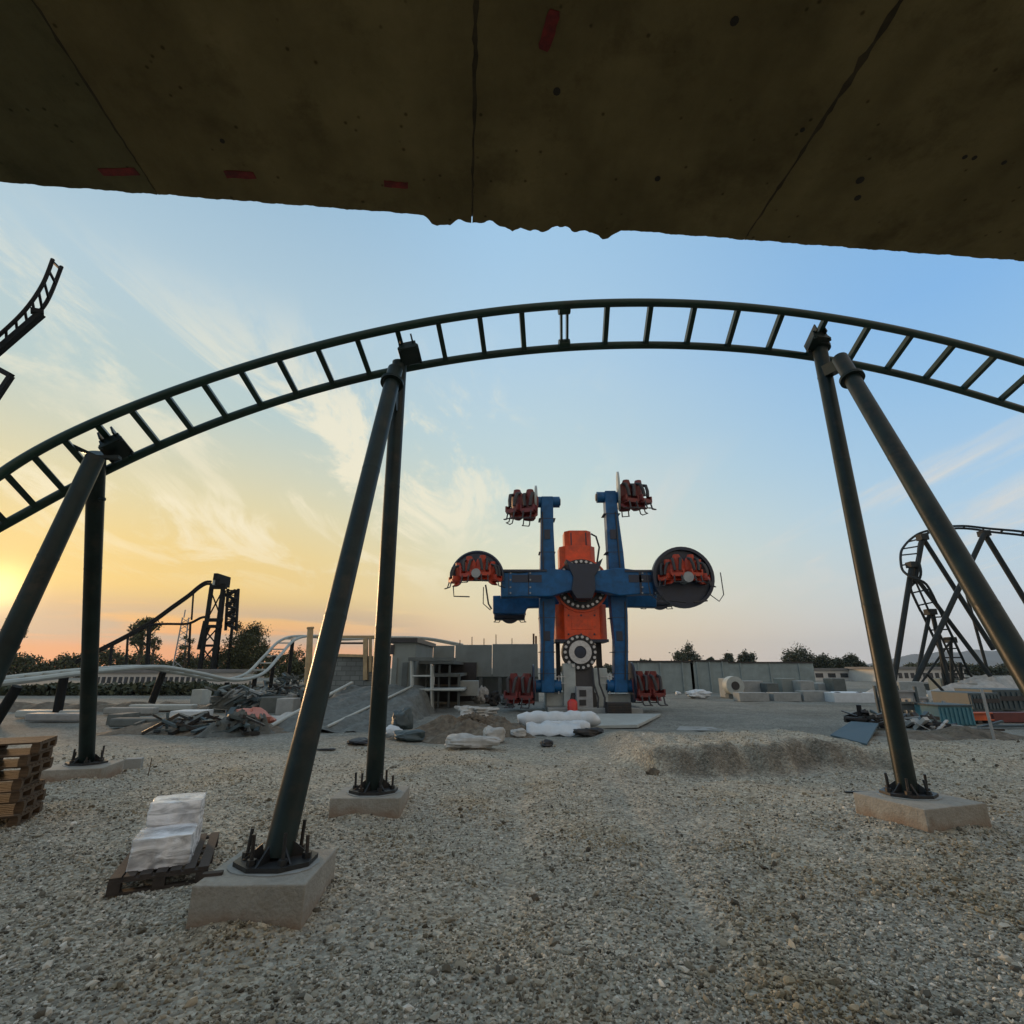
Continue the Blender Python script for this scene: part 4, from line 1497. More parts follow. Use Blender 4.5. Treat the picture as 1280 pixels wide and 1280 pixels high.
mb = MB().tube([p0.lerp(p1, k / 44) + Vector((0, 0, 0.02 * math.sin(k * 0.7))) for k in range(45)], [0.12 + 0.12 * min(1, k / 4, (44 - k) / 4) for k in range(45)], 22)
mb.v = [v + Vector((0.01 * math.sin(23 * v.z), 0.015 * math.sin(5 * v.x + 9 * v.z), 0.008 * math.sin(5 * v.x + 14 * v.y) + 0.03 * mnoise.turbulence(v * 6.5, 3, False) - 0.02)) for v in mb.v]
mb.build('roll', M_white, roll)
p0, p1 = c + Vector((-0.6, -0.2, 0.22)), c + Vector((0.95, -0.1, 0.22))
mb = MB().tube([p0.lerp(p1, k / 30) for k in range(31)], [0.13 + 0.07 * min(1, k / 3, (30 - k) / 3) for k in range(31)], 20)
mb.v = [v + Vector((0, 0.015 * math.sin(5 * v.x + 9 * v.z), 0.008 * math.sin(5 * v.x + 14 * v.y) + 0.03 * mnoise.turbulence(v * 6.5, 3, False) - 0.02)) for v in mb.v]
mb.build('roll', M_white, roll)
mb = MB()
nn = 10
for i in range(nn + 1):
    for j in range(4):
        q = i / nn
        mb.v.append(c + Vector((-1.1 + 1.7 * q, -0.42 - 0.28 * j / 3 * (1 + 0.5 * q), 0.36 - 0.33 * j / 3 + 0.04 * math.sin(i * 1.9 + j))))
for i in range(nn):
    for j in range(3):
        a = i * 4 + j
        mb.f.append((a, a + 4, a + 5, a + 1))
o = mb.build('loose_sheet', M_white, roll)
o.modifiers.new('thick', 'SOLIDIFY').thickness = 0.01
sack('dark_sheet', 735, 920, 0.9, 0.5, 0.3, M_plate, 'crumpled dark sheet at the right end of the white rolls', 'sheet', 0.1)
a, b, c2, d2 = G(700, 913), G(797, 911), G(826, 896), G(715, 896)
mb = MB()
for z in (0.02, 0.11):
    pass
mb.hexa([q + Vector((0, 0, 0.03)) for q in (a, b, c2, d2)] + [q + Vector((0, 0, 0.13)) for q in (a, b, c2, d2)])
o = mb.build('white_board', M_lgrey, origin=a, smooth=False, bevel=0.01)
tag(o, 'large flat pale board lying on the ground right of the white rolls', 'board')
o = MB().hexa([q + Vector((0, 0, z)) for z in (0.004, 0.012) for q in (G(845, 913), G(905, 914), G(890, 909), G(850, 908))]).build('dust_patch', M_block, smooth=False)
tag(o, 'thin pale patch of spilled cement on the packed yard', 'spill')

# left clutter near the middle support
sack('dark_sack', 448, 931, 0.62, 0.4, 0.2, M_dark, 'flat black sack on the gravel between the two middle columns', 'sack')
sack('white_sack', 492, 922, 0.55, 0.4, 0.4, M_white, 'white sack just right of the upright middle column', 'sack')
sack('dark_tarp', 512, 926, 0.9, 0.6, 0.36, M_slate, 'crumpled dark tarp right of the white sack', 'tarp', 0.3)
sack('covered_machine', 501, 917, 0.62, 0.5, 0.95, M_slate, 'upright machine under a dark slate cover behind the white sack', 'covered machine', 0.2, jit=0.12)
sack('dark_offcut', 407, 938, 0.5, 0.16, 0.07, M_dark, 'thin black offcut on the gravel just right of the near middle column', 'offcut')
sack('broken_panel', 598, 897, 1.6, 0.9, 0.6, M_sack, 'jumble of broken pale panels behind the earth heap', 'rubble', 0.4, jit=0.2)

# ------------------------------------------------------------------ middle buildings
# sloping concrete ramp
YR = 21
a = G(330, 917)
ramp_lo, ramp_hi = W(335, 915, 19.5), W(375, 872, 26)
x0, x1 = W(335, 918, 18.2).x, W(482, 918, 18.2).x
mb = MB()
rg = np.random.default_rng(12)
nu_, nv_ = 40, 48
for j in range(nv_ + 1):
    for i in range(nu_ + 1):
        u_, v_ = i / nu_, j / nv_
        x = x0 - 0.5 + (x1 - x0 + 1.1) * u_
        y = 18.0 + 8.2 * v_
        side = float(sstep(0, 0.12, u_) * (1 - sstep(0.86, 1.0, u_)))
        z = (1.15 * v_ + 0.04) * side
        z += side * (0.07 * math.sin(3.1 * x + y) * math.sin(1.7 * y) + 0.05 * math.sin(6 * x - 2 * y) + 0.05 * rg.random())
        mb.v.append(Vector((x + 0.06 * math.sin(4 * y), y, z - 0.04)))
for j in range(nv_):
    for i in range(nu_):
        a_ = j * (nu_ + 1) + i
        mb.f.append((a_, a_ + 1, a_ + nu_ + 2, a_ + nu_ + 1))
o = mb.build('gravel_slope', M_spoil, origin=(x0, 18.2, 0))
tag(o, 'sloping bank of grey spoil leading up to the block wall', 'spoil bank')
o = MB().tube([(x0 + 0.02, 18.3, 0.16), (x0 + 0.1, 22, 0.7), (x0 + 0.32, 25.9, 1.32)], 0.07, 10).build('pale_pipe', M_lgrey, origin=(x0, 18.3, 0))
tag(o, 'pale pipe lying up the left edge of the grey spoil bank', 'pipe')
o = MB().tube([(x0 + 1.9, 18.25, 0.14), (x0 + 2.6, 22, 0.66), (x0 + 3.3, 25.5, 1.18)], 0.05, 10).build('pale_pipe', M_lgrey, origin=(x0 + 1.9, 18.3, 0))
tag(o, 'thinner pale pipe lying up the middle of the grey spoil bank', 'pipe')

wall = thing('block_wall', W(440, 888, 29), 'unfinished grey block wall with timber shoring frame behind the middle columns', 'wall')
p, q = W(396, 885, 29), W(487, 820, 29)
MB().box((p.x, 29, 0), (q.x, 29.4, q.z)).build('masonry', M_blockwall, wall, smooth=False)
for (xa, ya, xb, yb, w, m) in ((396, 796, 470, 796, 0.13, M_timber), (424, 804, 458, 804, 0.1, M_plate), (420, 819, 458, 820, 0.14, M_timber), (457, 798, 457, 850, 0.22, M_timber), (463, 796, 463, 840, 0.14, M_timber), (423, 797, 421, 822, 0.08, M_plate)):
    MB().bar(W(xa, ya, 28.9), W(xb, yb, 28.9), w).build('shoring_beam', m, wall, smooth=False)
pole = thing('wooden_post', W(385, 862, 31), 'round wooden post standing left of the block wall', 'post')
MB().tube([W(384, 866, 31), W(388, 786, 31)], [0.2, 0.17], 12).build('shaft', M_timber, pole)
MB().cyl(W(388, 786, 31), W(388, 784, 31), 0.21, 12).build('cap', M_timber, pole)

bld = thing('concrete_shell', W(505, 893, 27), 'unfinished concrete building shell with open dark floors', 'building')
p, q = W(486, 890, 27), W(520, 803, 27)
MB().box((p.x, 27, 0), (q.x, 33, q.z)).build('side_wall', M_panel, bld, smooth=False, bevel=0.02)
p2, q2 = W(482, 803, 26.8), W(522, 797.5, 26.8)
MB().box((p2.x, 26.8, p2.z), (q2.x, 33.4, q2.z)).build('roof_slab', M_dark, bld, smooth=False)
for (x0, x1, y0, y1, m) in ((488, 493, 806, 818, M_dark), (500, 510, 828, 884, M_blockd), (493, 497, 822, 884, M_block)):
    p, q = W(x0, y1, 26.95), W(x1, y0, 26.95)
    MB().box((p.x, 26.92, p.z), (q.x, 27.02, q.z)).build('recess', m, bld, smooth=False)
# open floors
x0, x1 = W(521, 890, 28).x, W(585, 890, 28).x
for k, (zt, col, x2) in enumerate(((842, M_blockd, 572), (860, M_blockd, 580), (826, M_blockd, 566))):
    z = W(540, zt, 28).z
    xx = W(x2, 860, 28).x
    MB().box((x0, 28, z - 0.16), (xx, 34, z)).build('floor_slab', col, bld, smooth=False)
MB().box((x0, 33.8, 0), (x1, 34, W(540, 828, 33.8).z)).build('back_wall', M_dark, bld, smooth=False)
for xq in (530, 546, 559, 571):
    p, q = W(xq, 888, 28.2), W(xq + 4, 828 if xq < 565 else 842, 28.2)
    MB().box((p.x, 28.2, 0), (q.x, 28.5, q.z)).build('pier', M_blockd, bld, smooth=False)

scaf = thing('scaffold', W(528, 893, 25.5), 'pale steel scaffold frame in front of the open concrete building', 'scaffold')
for xq, y0 in ((514, 826), (539, 830), (516, 826), (541, 832)):
    dy = 1.2 if xq in (516, 541) else 0
    p, q = W(xq, 895, 25.5 + dy), W(xq, y0, 25.5 + dy)
    p.z = 0
    MB().cyl(p, q, 0.055, 8).build('standard', M_lgrey, scaf)
for y in (845, 863, 880):
    MB().cyl(W(514, y, 25.5), W(539, y, 25.5), 0.045, 8).build('ledger', M_lgrey, scaf)
MB().box(W(512, 863, 25.4), W(583, 859.5, 26.8)).build('platform', M_lgrey, scaf, smooth=False)
MB().box(W(510, 826, 25.4), W(570, 822.5, 27)).build('top_platform', M_blockd, scaf, smooth=False)

pw = thing('precast_wall', W(620, 880, 34), 'long wall of tall grey precast panels left of the ride', 'wall')
for (x0, x1, y0) in ((516, 540, 808), (540.3, 567.8, 807), (568.2, 615, 806), (615.3, 672, 805)):
    p, q = W(x0, 845, 34), W(x1, y0, 34)
    MB().box((p.x, 34, W(640, 846, 34).z), (q.x, 34.25, q.z)).build('panel', M_panel, pw, smooth=False, bevel=0.02)
p, q = W(562, 880, 34.6), W(672, 843, 34.6)
MB().box((p.x, 34.6, 0), (q.x, 34.8, q.z)).build('lower_wall', M_blockd, pw, smooth=False)
for xq in (575, 598, 622, 646, 668):
    p, q = W(xq, 880, 34.05), W(xq + 5, 846, 34.05)
    MB().box((p.x, 34.05, 0), (q.x, 34.3, q.z)).build('stub_column', M_blockd, pw, smooth=False)
for xq, y in ((575, 800), (590, 796), (605, 798), (620, 793), (640, 798), (667, 792), (670, 795)):
    MB().cyl(W(xq, 807, 34.1), W(xq, y, 34.1), 0.03 if xq < 660 else 0.07, 6).build('rebar', M_rebar, pw)
boxy('white_crate', 575, 597, 851, 870, 30, 1.0, M_lgrey, 'pale blue-grey crate under the precast wall beside the scaffold', 'crate')
for k in range(9):
    px, py = random.uniform(596, 640), random.uniform(872, 884)
    sack('rubble_block', px, py, random.uniform(0.5, 1.0), 0.5, random.uniform(0.4, 1.1), random.choice([M_blockd, M_sack, M_plate, M_block]),
         'lump of rubble in the row of clutter under the precast wall', 'rubble', random.random(), 'rubble under the precast wall', 0.2)

# ------------------------------------------------------------------ right walls, blocks, clutter
for nm, x0, x1, y0, Y, m, lab in (('hoarding', 786, 866, 828, 46, M_wallR, 'left grey green hoarding wall behind the ride, nearest to its red seats'), ('hoarding', 866.3, 910, 827, 46, M_wallR, 'middle grey green hoarding wall behind the white tarp bundle'), ('hoarding', 911, 1016, 829, 56, M_wallR, 'farther grey green hoarding wall above the row of concrete blocks')):
    w = thing(nm, W((x0 + x1) / 2, 866, Y), lab, 'wall')
    a, b = W(x0, 866, Y), W(x1, y0, Y)
    MB().box((a.x, Y, 0), (b.x, Y + 0.2, b.z)).build('boarding', m, w, smooth=False)
    MB().box((a.x, Y - 0.12, b.z + 0.003), (b.x, Y + 0.3, b.z + 0.14)).build('capping', M_plate, w, smooth=False)
    for k in range(3):
        x = a.x + (b.x - a.x) * (k + 0.5) / 3
        MB().box((x - 0.06, Y - 0.1, 0), (x + 0.06, Y - 0.003, b.z)).build('stud', m, w, smooth=False)
bx = [(908, 930), (931, 958), (960, 977), (979, 1000), (1002, 1022), (1024, 1042), (1044, 1062)]
for k, (x0, x1) in enumerate(bx):
    boxy('concrete_block', x0, x1 - 2, 848 + (k % 3) * 3, 869, 38 + (k % 2), 1.2, [M_block, M_block, M_blockd, M_panel][k % 4],
         'big grey concrete block in the long row before the farther hoarding', 'concrete block', 'row of big concrete blocks', zbase=0, bevel=0.05)
for k, (x0, x1, y) in enumerate([(925, 962, 874), (968, 1002, 874), (1005, 1040, 872)]):
    boxy('low_slab', x0, x1, y - 8, y + 1, 34, 1.0, M_block, ['left low pale slab', 'middle low pale slab', 'right low pale slab'][k] + ' lying before the row of concrete blocks', 'slab', zbase=0)
c = W(917, 857, 37.5)
tk = thing('round_tank', Vector((c.x, 37.5, 0)), 'pale round tank end at the left of the concrete block row', 'tank')
MB().cyl(c + Vector((0, -0.3, 0)), c + Vector((0, 0.45, 0)), 0.62, 24).build('barrel', M_lgrey, tk)
MB().cyl(c + Vector((0, -0.34, 0)), c + Vector((0, -0.305, 0)), 0.28, 20).build('hatch', M_dark, tk)
MB().box((c.x - 0.5, 37.3, 0), (c.x + 0.5, 37.9, c.z - 0.55)).build('cradle', M_blockd, tk, smooth=False)
sack('white_tarp', 873, 873, 1.7, 0.8, 0.65, M_white, 'white tarp bundle lying before the hoarding right of the ride', 'tarp bundle', 0.1, jit=0.13)
sack('white_sack', 848, 869, 0.4, 0.4, 0.35, M_white, 'tiny white sack between the red seats and the white tarp bundle', 'sack')
# flat trailer
tr = thing('flat_trailer', G(1068, 886), 'white flat trailer box left of the right hand column', 'trailer')
p, q = W(1044, 880, 33), W(1092, 866, 33)
MB().box((p.x, 33, p.z), (q.x, 35, q.z)).build('bed', M_white, tr, smooth=False, bevel=0.03)
for x in (1052, 1080):
    c = W(x, 881, 33)
    MB().cyl((c.x, 33.1, 0.3), (c.x, 33.35, 0.3), 0.3, 16).build('wheel', M_dark, tr)
# blue sheet and scrap
a = [G(1040, 930), G(1084, 933), G(1100, 915), G(1066, 912)]
o = MB().hexa([a[0] + Vector((0, 0, 0.02)), a[1] + Vector((0, 0, 0.02)), a[2] + Vector((0, 0, 0.20)), a[3] + Vector((0, 0, 0.20)),
               a[0] + Vector((0, 0, 0.06)), a[1] + Vector((0, 0, 0.06)), a[2] + Vector((0, 0, 0.26)), a[3] + Vector((0, 0, 0.26))]).build('blue_panel', M_bluep, origin=a[0], smooth=False)
tag(o, 'slate blue sheet panel leaning on scrap left of the right column', 'panel')


def scrap(px, py, n, w, d, h, label, mats, seed, ln=0.9):
    c = G(px, py)
    t = thing('scrap_pile', c, label, 'scrap pile')
    rng = random.Random(seed)
    for k, m in enumerate(mats):
        mb = MB()
        for _ in range(n):
            q = c + Vector((rng.uniform(-w, w), rng.uniform(-d, d), rng.uniform(0.03, h)))
            dr = Vector((rng.uniform(-1, 1), rng.uniform(-1, 1), rng.uniform(-0.35, 0.35))).normalized() * rng.uniform(0.3, ln)
            q.z = max(q.z, abs(dr.z) / 2 + 0.04)
            mb.bar(q - dr / 2, q + dr / 2, rng.uniform(0.04, 0.22), rng.uniform(0.03, 0.12))
        mb.build(['bars', 'offcuts', 'sheets'][k], m, t, smooth=False)
    return t


scrap(1088, 912, 16, 0.7, 0.4, 0.55, 'low pile of black scrap behind the slate blue panel', [M_dark, M_plate], 3)
scrap(1130, 908, 16, 0.9, 0.5, 0.35, 'tangle of grey scrap right of the right hand column', [M_plate, M_slate, M_block], 5)
scrap(1164, 912, 10, 0.6, 0.3, 0.22, 'low grey scrap pile left of the teal box', [M_plate, M_sack], 8)
rng = random.Random(15)
for k in range(7):
    c = G(1225 + 14 * k, 912 + rng.uniform(-3, 4))
    d_ = Vector((rng.uniform(-0.7, 0.7), rng.uniform(-0.25, 0.25), rng.uniform(-0.03, 0.12)))
    o = MB().bar(c - d_ + Vector((0, 0, 0.09)), c + d_ + Vector((0, 0, 0.09)), 0.09, 0.07).build('steel_bar', rng.choice([M_plate, M_slate, M_grey]), origin=c, smooth=False)
    tag(o, 'grey steel bar lying loose on the ground before the orange and red beams', 'bar', 'loose steel bars before the beams')


def stillage(px0, px1, py0, py1, Y, m, label):
    a, b = W(px0, py1, Y), W(px1, py0, Y)
    t = thing('steel_stillage', Vector(((a.x + b.x) / 2, Y, 0)), label, 'storage rack')
    mb = MB()
    for x in (a.x, b.x):
        for y in (Y, Y + 1.0):
            mb.bar((x, y, 0), (x, y, b.z), 0.09)
    mb.build('frame', m, t, smooth=False)
    n = 3
    for k in range(n):
        z = b.z * (k + 0.6) / n
        mb = MB()
        for y in (Y, Y + 1.0):
            mb.bar((a.x, y, z), (b.x, y, z), 0.07)
        mb.box((a.x, Y + 0.06, z - 0.28), (b.x, Y + 0.9, z - 0.04))
        mb.build('shelf', M_blockd if k % 2 else M_grey, t, smooth=False)
    return t


stillage(1124, 1143, 858, 906, 21.5, M_slate, 'dark steel rack right behind the right hand column')
stillage(1145, 1160, 868, 904, 22.5, M_lgrey, 'pale steel rack between the dark rack and the teal box')
stillage(1161, 1179, 876, 906, 21.8, M_grey, 'grey steel rack just left of the teal box')
tb = thing('teal_box', W(1198, 915, 20.5), 'teal metal site box standing right of the right hand column', 'site box')
p, q = W(1180, 915, 20), W(1215, 883, 20)
MB().box((p.x, 20, 0), (q.x, 21.2, q.z)).build('body', M_teal, tb, smooth=False, bevel=0.02)
mb = MB()
for k in range(8):
    x = p.x + (q.x - p.x) * (k + 0.5) / 8
    mb.box((x - 0.03, 19.96, 0.05), (x + 0.03, 19.998, q.z - 0.05))
mb.build('ribs', M_teal, tb, smooth=False)
MB().box((p.x - 0.04, 19.93, q.z + 0.002), (q.x + 0.04, 21.25, q.z + 0.06)).build('lid', M_slate, tb, smooth=False)
for k, (x0, x1, y0, y1, Y, lab) in enumerate(((1218, 1248, 866, 900, 25, 'left slate coloured container above the orange beam'), (1250, 1300, 862, 900, 25.5, 'slate coloured container at the right edge above the orange beam'))):
    t = thing('container', W((x0 + x1) / 2, y1, Y), lab, 'container')
    p, q = W(x0, y1, Y), W(x1, y0, Y)
    MB().box((p.x, Y, 0.1), (q.x, Y + 2.2, q.z)).build('body', M_slate, t, smooth=False, bevel=0.03)
    mb = MB()
    n = 9
    for j in range(n):
        x = p.x + (q.x - p.x) * (j + 0.5) / n
        mb.box((x - 0.05, Y - 0.05, 0.2), (x + 0.05, Y - 0.002, q.z - 0.1))
    mb.build('corrugation', M_slate, t, smooth=False)
    MB().box((p.x + 0.1, Y - 0.07, q.z * 0.52), (q.x - 0.1, Y - 0.051, q.z * 0.72)).build('dark_band', M_dark, t, smooth=False)
p, q = W(1218, 908, 20.6), W(1243, 899, 20.6)
ob = thing('orange_beam', Vector((p.x, 20.6, 0)), 'short orange steel beam lying before the left slate coloured container', 'beam')
MB().box((p.x, 20.6, 0.12), (q.x, 20.62 + 0.3, 0.16)).box((p.x, 20.6, 0.36), (q.x, 20.92, 0.40)).box((p.x, 20.73, 0.16), (q.x, 20.78, 0.36)).build('beam', M_orangeb, ob, smooth=False)
for x in (p.x + 0.1, p.x + 0.5):
    MB().box((x, 20.5, 0), (x + 0.15, 21.0, 0.12)).build('bearer', M_wooddark, ob, smooth=False)
p, q = W(1245, 908, 20.9), W(1330, 899, 20.9)
o = MB().box((p.x, 20.9, 0.02), (q.x, 21.2, 0.38)).build('red_beam', M_redd, origin=(p.x, 20.9, 0), smooth=False, bevel=0.02)
tag(o, 'long dark red beam lying before the containers right of the orange beam', 'beam')
st = G(1243, 925)
o = MB().cyl(st, st + Vector((0, 0, 1.3)), 0.035, 8).build('steel_post', M_grey, origin=st)
tag(o, 'thin grey steel post standing before the orange beam', 'post')
# far right rubble mounds
for k, (px, w, h, lab) in enumerate(((1205, 3.2, 1.6, 'pale rubble mound behind the teal box'), (1240, 3.4, 2.0, 'pale rubble mound behind the left slate coloured container'), (1280, 4.0, 2.3, 'pale rubble mound at the right edge behind the containers'), (1165, 3, 1.3, 'pale rubble mound seen between the racks'))):
    c = W(px, 866, 36)
    heap('rubble_mound', c.x, 36 + k, w, 1.6, h * 0.62, M_sack, lab, 'rubble mound', 20 + k, 0.13)
# big pale concrete pieces in the yard, right
rng = random.Random(5)
for k in range(10):
    px = 1110 + rng.uniform(0, 120)
    Y = rng.uniform(30, 44)
    c = W(px, 860, Y)
    w = rng.uniform(0.5, 1.4)
    o = MB().obox((c.x, Y, 0.4), (w, 1.0, 0.8 + rng.random()), rz=rng.uniform(-0.4, 0.4)).build('precast_piece', rng.choice([M_block, M_panel, M_blockd]), origin=(c.x, Y, 0), smooth=False, bevel=0.03)
    tag(o, 'pale precast piece among the clutter beneath the right hand coaster', 'concrete piece', 'precast pieces beneath the right hand coaster')

# ------------------------------------------------------------------ left yard clutter
for k, (x0, x1, y, Y, m, lab) in enumerate(((18, 96, 892, 22.5, M_lgrey, 'long pale pipe lying left of the far left column'), (30, 100, 898, 21.0, M_grey, 'long grey pipe lying in front of the pale pipe'), (128, 190, 889, 24, M_block, 'long pale beam right of the far left column'), (160, 240, 884, 26, M_lgrey, 'long pale beam lying farther back in the left yard'), (135, 215, 905, 19, M_blockd, 'long dark beam lying in front of the pale beams'))):
    p, q = W(x0, y, Y), W(x1, y, Y)
    o = MB().box((p.x, Y, 0.05), (q.x, Y + 0.5, 0.05 + 0.28)).build('yard_beam', m, origin=(p.x, Y, 0), smooth=False, bevel=0.06)
    tag(o, lab, 'beam')
for k, (x0, x1, y0, y1, Y, m, nm, lab) in enumerate((
        (212, 250, 889, 894, 23, M_white, 'white_board', 'pale boards stacked flat in the left yard'),
        (237, 250, 862, 881, 31, M_lgrey, 'pale_cabinet', 'pale upright cabinet under the wavy track'),
        (132, 150, 893, 905, 20, M_blockd, 'dark_crate', 'dark crate beside the long dark beam'))):
    boxy(nm, x0, x1, y0, y1, Y, 1.0, m, lab, nm.split('_')[1], zbase=0.0)
for k, (px, py, n, w, d, h, lab, ms) in enumerate((
        (225, 910, 14, 1.6, 0.8, 0.28, 'low grey scrap pile in the left yard', [M_plate, M_blockd]),
        (255, 915, 16, 1.2, 0.7, 0.36, 'dark scrap pile before the faded red cover', [M_plate, M_slate]),
        (335, 885, 40, 1.9, 1.0, 1.1, 'tall jumble of grey steel behind the faded red cover', [M_slate, M_plate, M_blockd]),
        (300, 890, 30, 1.2, 0.8, 1.0, 'grey jumble left of the tall steel jumble', [M_blockd, M_slate, M_block]),
        (360, 872, 26, 1.2, 0.8, 1.5, 'grey jumble just left of the near middle column', [M_slate, M_blockd]))):
    scrap(px, py, n, w, d, h, lab, ms, 30 + k, 1.3)
c = G(312, 912)
o = MB().ball(c + Vector((0, 0, 0.3)), (0.8, 0.5, 0.36), 18, 10, 0.12).build('red_cover', M_pink, origin=c)
tag(o, 'faded red cover over a heap in the left yard', 'cover')
c = G(285, 920)
heap('rubble_heap', c.x, c.y + 0.5, 1.1, 0.6, 0.55, M_spoil, 'low heap of grey rubble before the faded red cover', 'rubble heap', 31, 0.6, 36)
scrap(290, 919, 14, 0.9, 0.3, 0.5, 'broken slate coloured sheets on the grey rubble before the faded red cover', [M_slate, M_plate], 41, 0.8)
rng = random.Random(9)
for k in range(8):
    px = rng.uniform(255, 375)
    Y = rng.uniform(24, 34)
    c = W(px, 880, Y)
    o = MB().obox((c.x, Y, 0.35), (rng.uniform(0.5, 1.2), 0.8, 0.7), rz=rng.uniform(-0.4, 0.4)).build('precast_piece', rng.choice([M_block, M_blockd]), origin=(c.x, Y, 0), smooth=False, bevel=0.03)
    tag(o, 'grey precast piece among the jumble left of the block wall', 'concrete piece', 'precast pieces left of the block wall')


# ------------------------------------------------------------------ generic smooth path
def smooth_path(pts, n=8):
    pts = [Vector(p) for p in pts]
    out = []
    for i in range(len(pts) - 1):
        p0 = pts[max(i - 1, 0)]
        p1, p2 = pts[i], pts[i + 1]
        p3 = pts[min(i + 2, len(pts) - 1)]
        for k in range(n):
            t = k / n
            out.append(0.5 * ((2 * p1) + (p2 - p0) * t + (2 * p0 - 5 * p1 + 4 * p2 - p3) * t * t + (3 * p1 - p0 - 3 * p2 + p3) * t ** 3))
    out.append(pts[-1])
    return out


def ladder_track(root, centre, gauge, r, m, tie_step, side_fn=None, tie_w=0.1):
    L, Rr = [], []
    n = len(centre)
    for i, c in enumerate(centre):
        d = (centre[min(i + 1, n - 1)] - centre[max(i - 1, 0)]).normalized()
        if side_fn:
            s = side_fn(i / (n - 1), d)
        else:
            s = d.cross(Vector((0, 0, 1)))
            s.normalize()
        L.append(c - s * gauge / 2)
        Rr.append(c + s * gauge / 2)
    MB().tube(L, r, 8).build('rail', m, root)
    MB().tube(Rr, r, 8).build('rail', m, root)
    acc = 0
    for i in range(1, n):
        acc += (centre[i] - centre[i - 1]).length
        if acc >= tie_step:
            acc = 0
            MB().bar(L[i], Rr[i], tie_w).build('tie', m, root, smooth=False)


# low wavy track, left
pts = [(-130, 866, 15.5), (-40, 857, 18), (15, 850, 19.5), (70, 843, 22), (128, 837, 25), (190, 834, 28), (240, 842, 31), (285, 850, 34), (318, 842, 37), (340, 820, 40), (360, 800, 43), (385, 795, 46), (430, 799, 49), (480, 797, 52), (530, 798, 55), (575, 806, 58)]
cen = smooth_path([W(*p) for p in pts], 8)
wt = thing('wavy_coaster_track', cen[0], 'low pale two-rail coaster track waving across the left yard', 'roller coaster track')
ladder_track(wt, cen, 1.1, 0.11, M_pale, 1.0, tie_w=0.1)
for (px, pt, pb, Y, lean) in ((22, 858, 0, 19.8, -0.5), (204, 840, 0, 28.6, -0.35), (284, 853, 0, 34, 0), (319, 845, 0, 37, 0), (343, 820, 0, 40, 0), (366, 800, 0, 43.6, 0), (80, 846, 0, 22.6, 0.1)):
    top = W(px, pt, Y)
    MB().cyl(Vector((top.x + lean, Y, 0)), top, 0.17 if Y < 30 else 0.15, 12).build('support_column', M_far, wt)

# lift-hill tower far left
YT = 70
lt = thing('lift_tower', Vector((W(266, 832, YT).x, YT, 0)), 'dark steel lift tower with a cabin on top and stairs at its right side', 'tower')
SC = 0.32
for (xa, ya, xb, yb, dy) in ((264.5, 734, 250, 838, 0), (279, 734, 266, 838, 0), (266, 734, 254, 838, 3), (281, 734, 270, 838, 3)):
    p = W(xb, yb, YT)
    MB().bar(Vector((p.x, YT + dy, 0)), W(xa, ya, YT) + Vector((0, dy, 0)), 0.42 if dy == 0 else 0.3).build('leg', M_far, lt, smooth=False)
for (y, th) in ((733, 0.7), (775, 0.45), (783, 0.4)):
    sh = (y - 734) * 0.13
    MB().bar(W(263 - sh, y, YT - 0.1), W(283 - sh, y, YT - 0.1), 0.5, th).build('cross_beam', M_far, lt, smooth=False)
MB().bar(W(256, 776, YT), W(248, 812, YT), 0.3).build('brace', M_far, lt, smooth=False)
MB().bar(W(262, 784, YT), W(252, 806, YT), 0.25).build('brace', M_far, lt, smooth=False)
for (xa, ya, xb, yb) in ((263, 737, 277, 774), (279, 737, 259, 774), (255, 786, 271, 806), (271, 786, 253, 806), (252, 808, 268, 830), (268, 808, 250, 830)):
    MB().bar(W(xa, ya, YT + 1.5), W(xb, yb, YT + 1.5), 0.14).build('brace', M_far, lt, smooth=False)
MB().bar(W(252, 807, YT), W(270, 807, YT), 0.3).build('cross_beam', M_far, lt, smooth=False)
MB().box(W(268, 731, YT - 0.8), W(281, 722.5, YT + 2)).build('cabin', M_lgrey, lt, smooth=False)
MB().box(W(271, 724.5, YT - 1), W(284, 721.8, YT + 2.4)).build('cabin_roof', M_far, lt, smooth=False)
MB().box(W(274, 731, YT - 0.85), W(283, 727, YT + 1.8)).build('cabin_side', M_far, lt, smooth=False)
mb = MB()
for x in (284, 297):
    mb.bar(W(x - 2, 788, YT + 0.5), W(x + 1, 736, YT + 0.5), 0.28)
ys_ = np.linspace(738, 786, 9)
for i, y in enumerate(ys_[:-1]):
    a, b = (284, 296) if i % 2 else (296, 284)
    mb.bar(W(a - 1, y, YT + 0.5), W(b - 1, ys_[i + 1], YT + 0.5), 0.55, 0.35)
    mb.bar(W(283, y, YT + 0.5), W(297, y, YT + 0.5), 0.14)
mb.build('stair_tower', M_far, lt, smooth=False)
lh = thing('lift_hill_track', W(190, 776, YT), 'thin lift hill track climbing left to right up to the lift tower', 'roller coaster track')
for (pp, nm) in (([(264, 727), (257, 727.5), (248, 733), (236, 743), (215, 758), (190, 776), (160, 793), (125, 811), (95, 826)], 'rail'),
                 ([(264, 730), (257, 730.5), (248, 736), (236, 746), (215, 761), (190, 779), (160, 796), (125, 814), (95, 829)], 'rail'),
                 ([(262, 771), (252, 772), (240, 778), (230, 780), (205, 780), (186, 782), (165, 792), (140, 806), (120, 816)], 'return_rail'),
                 ):
    MB().tube(smooth_path([W(x, y, YT) for x, y in pp], 5), 0.17, 6).build(nm, M_far, lh)
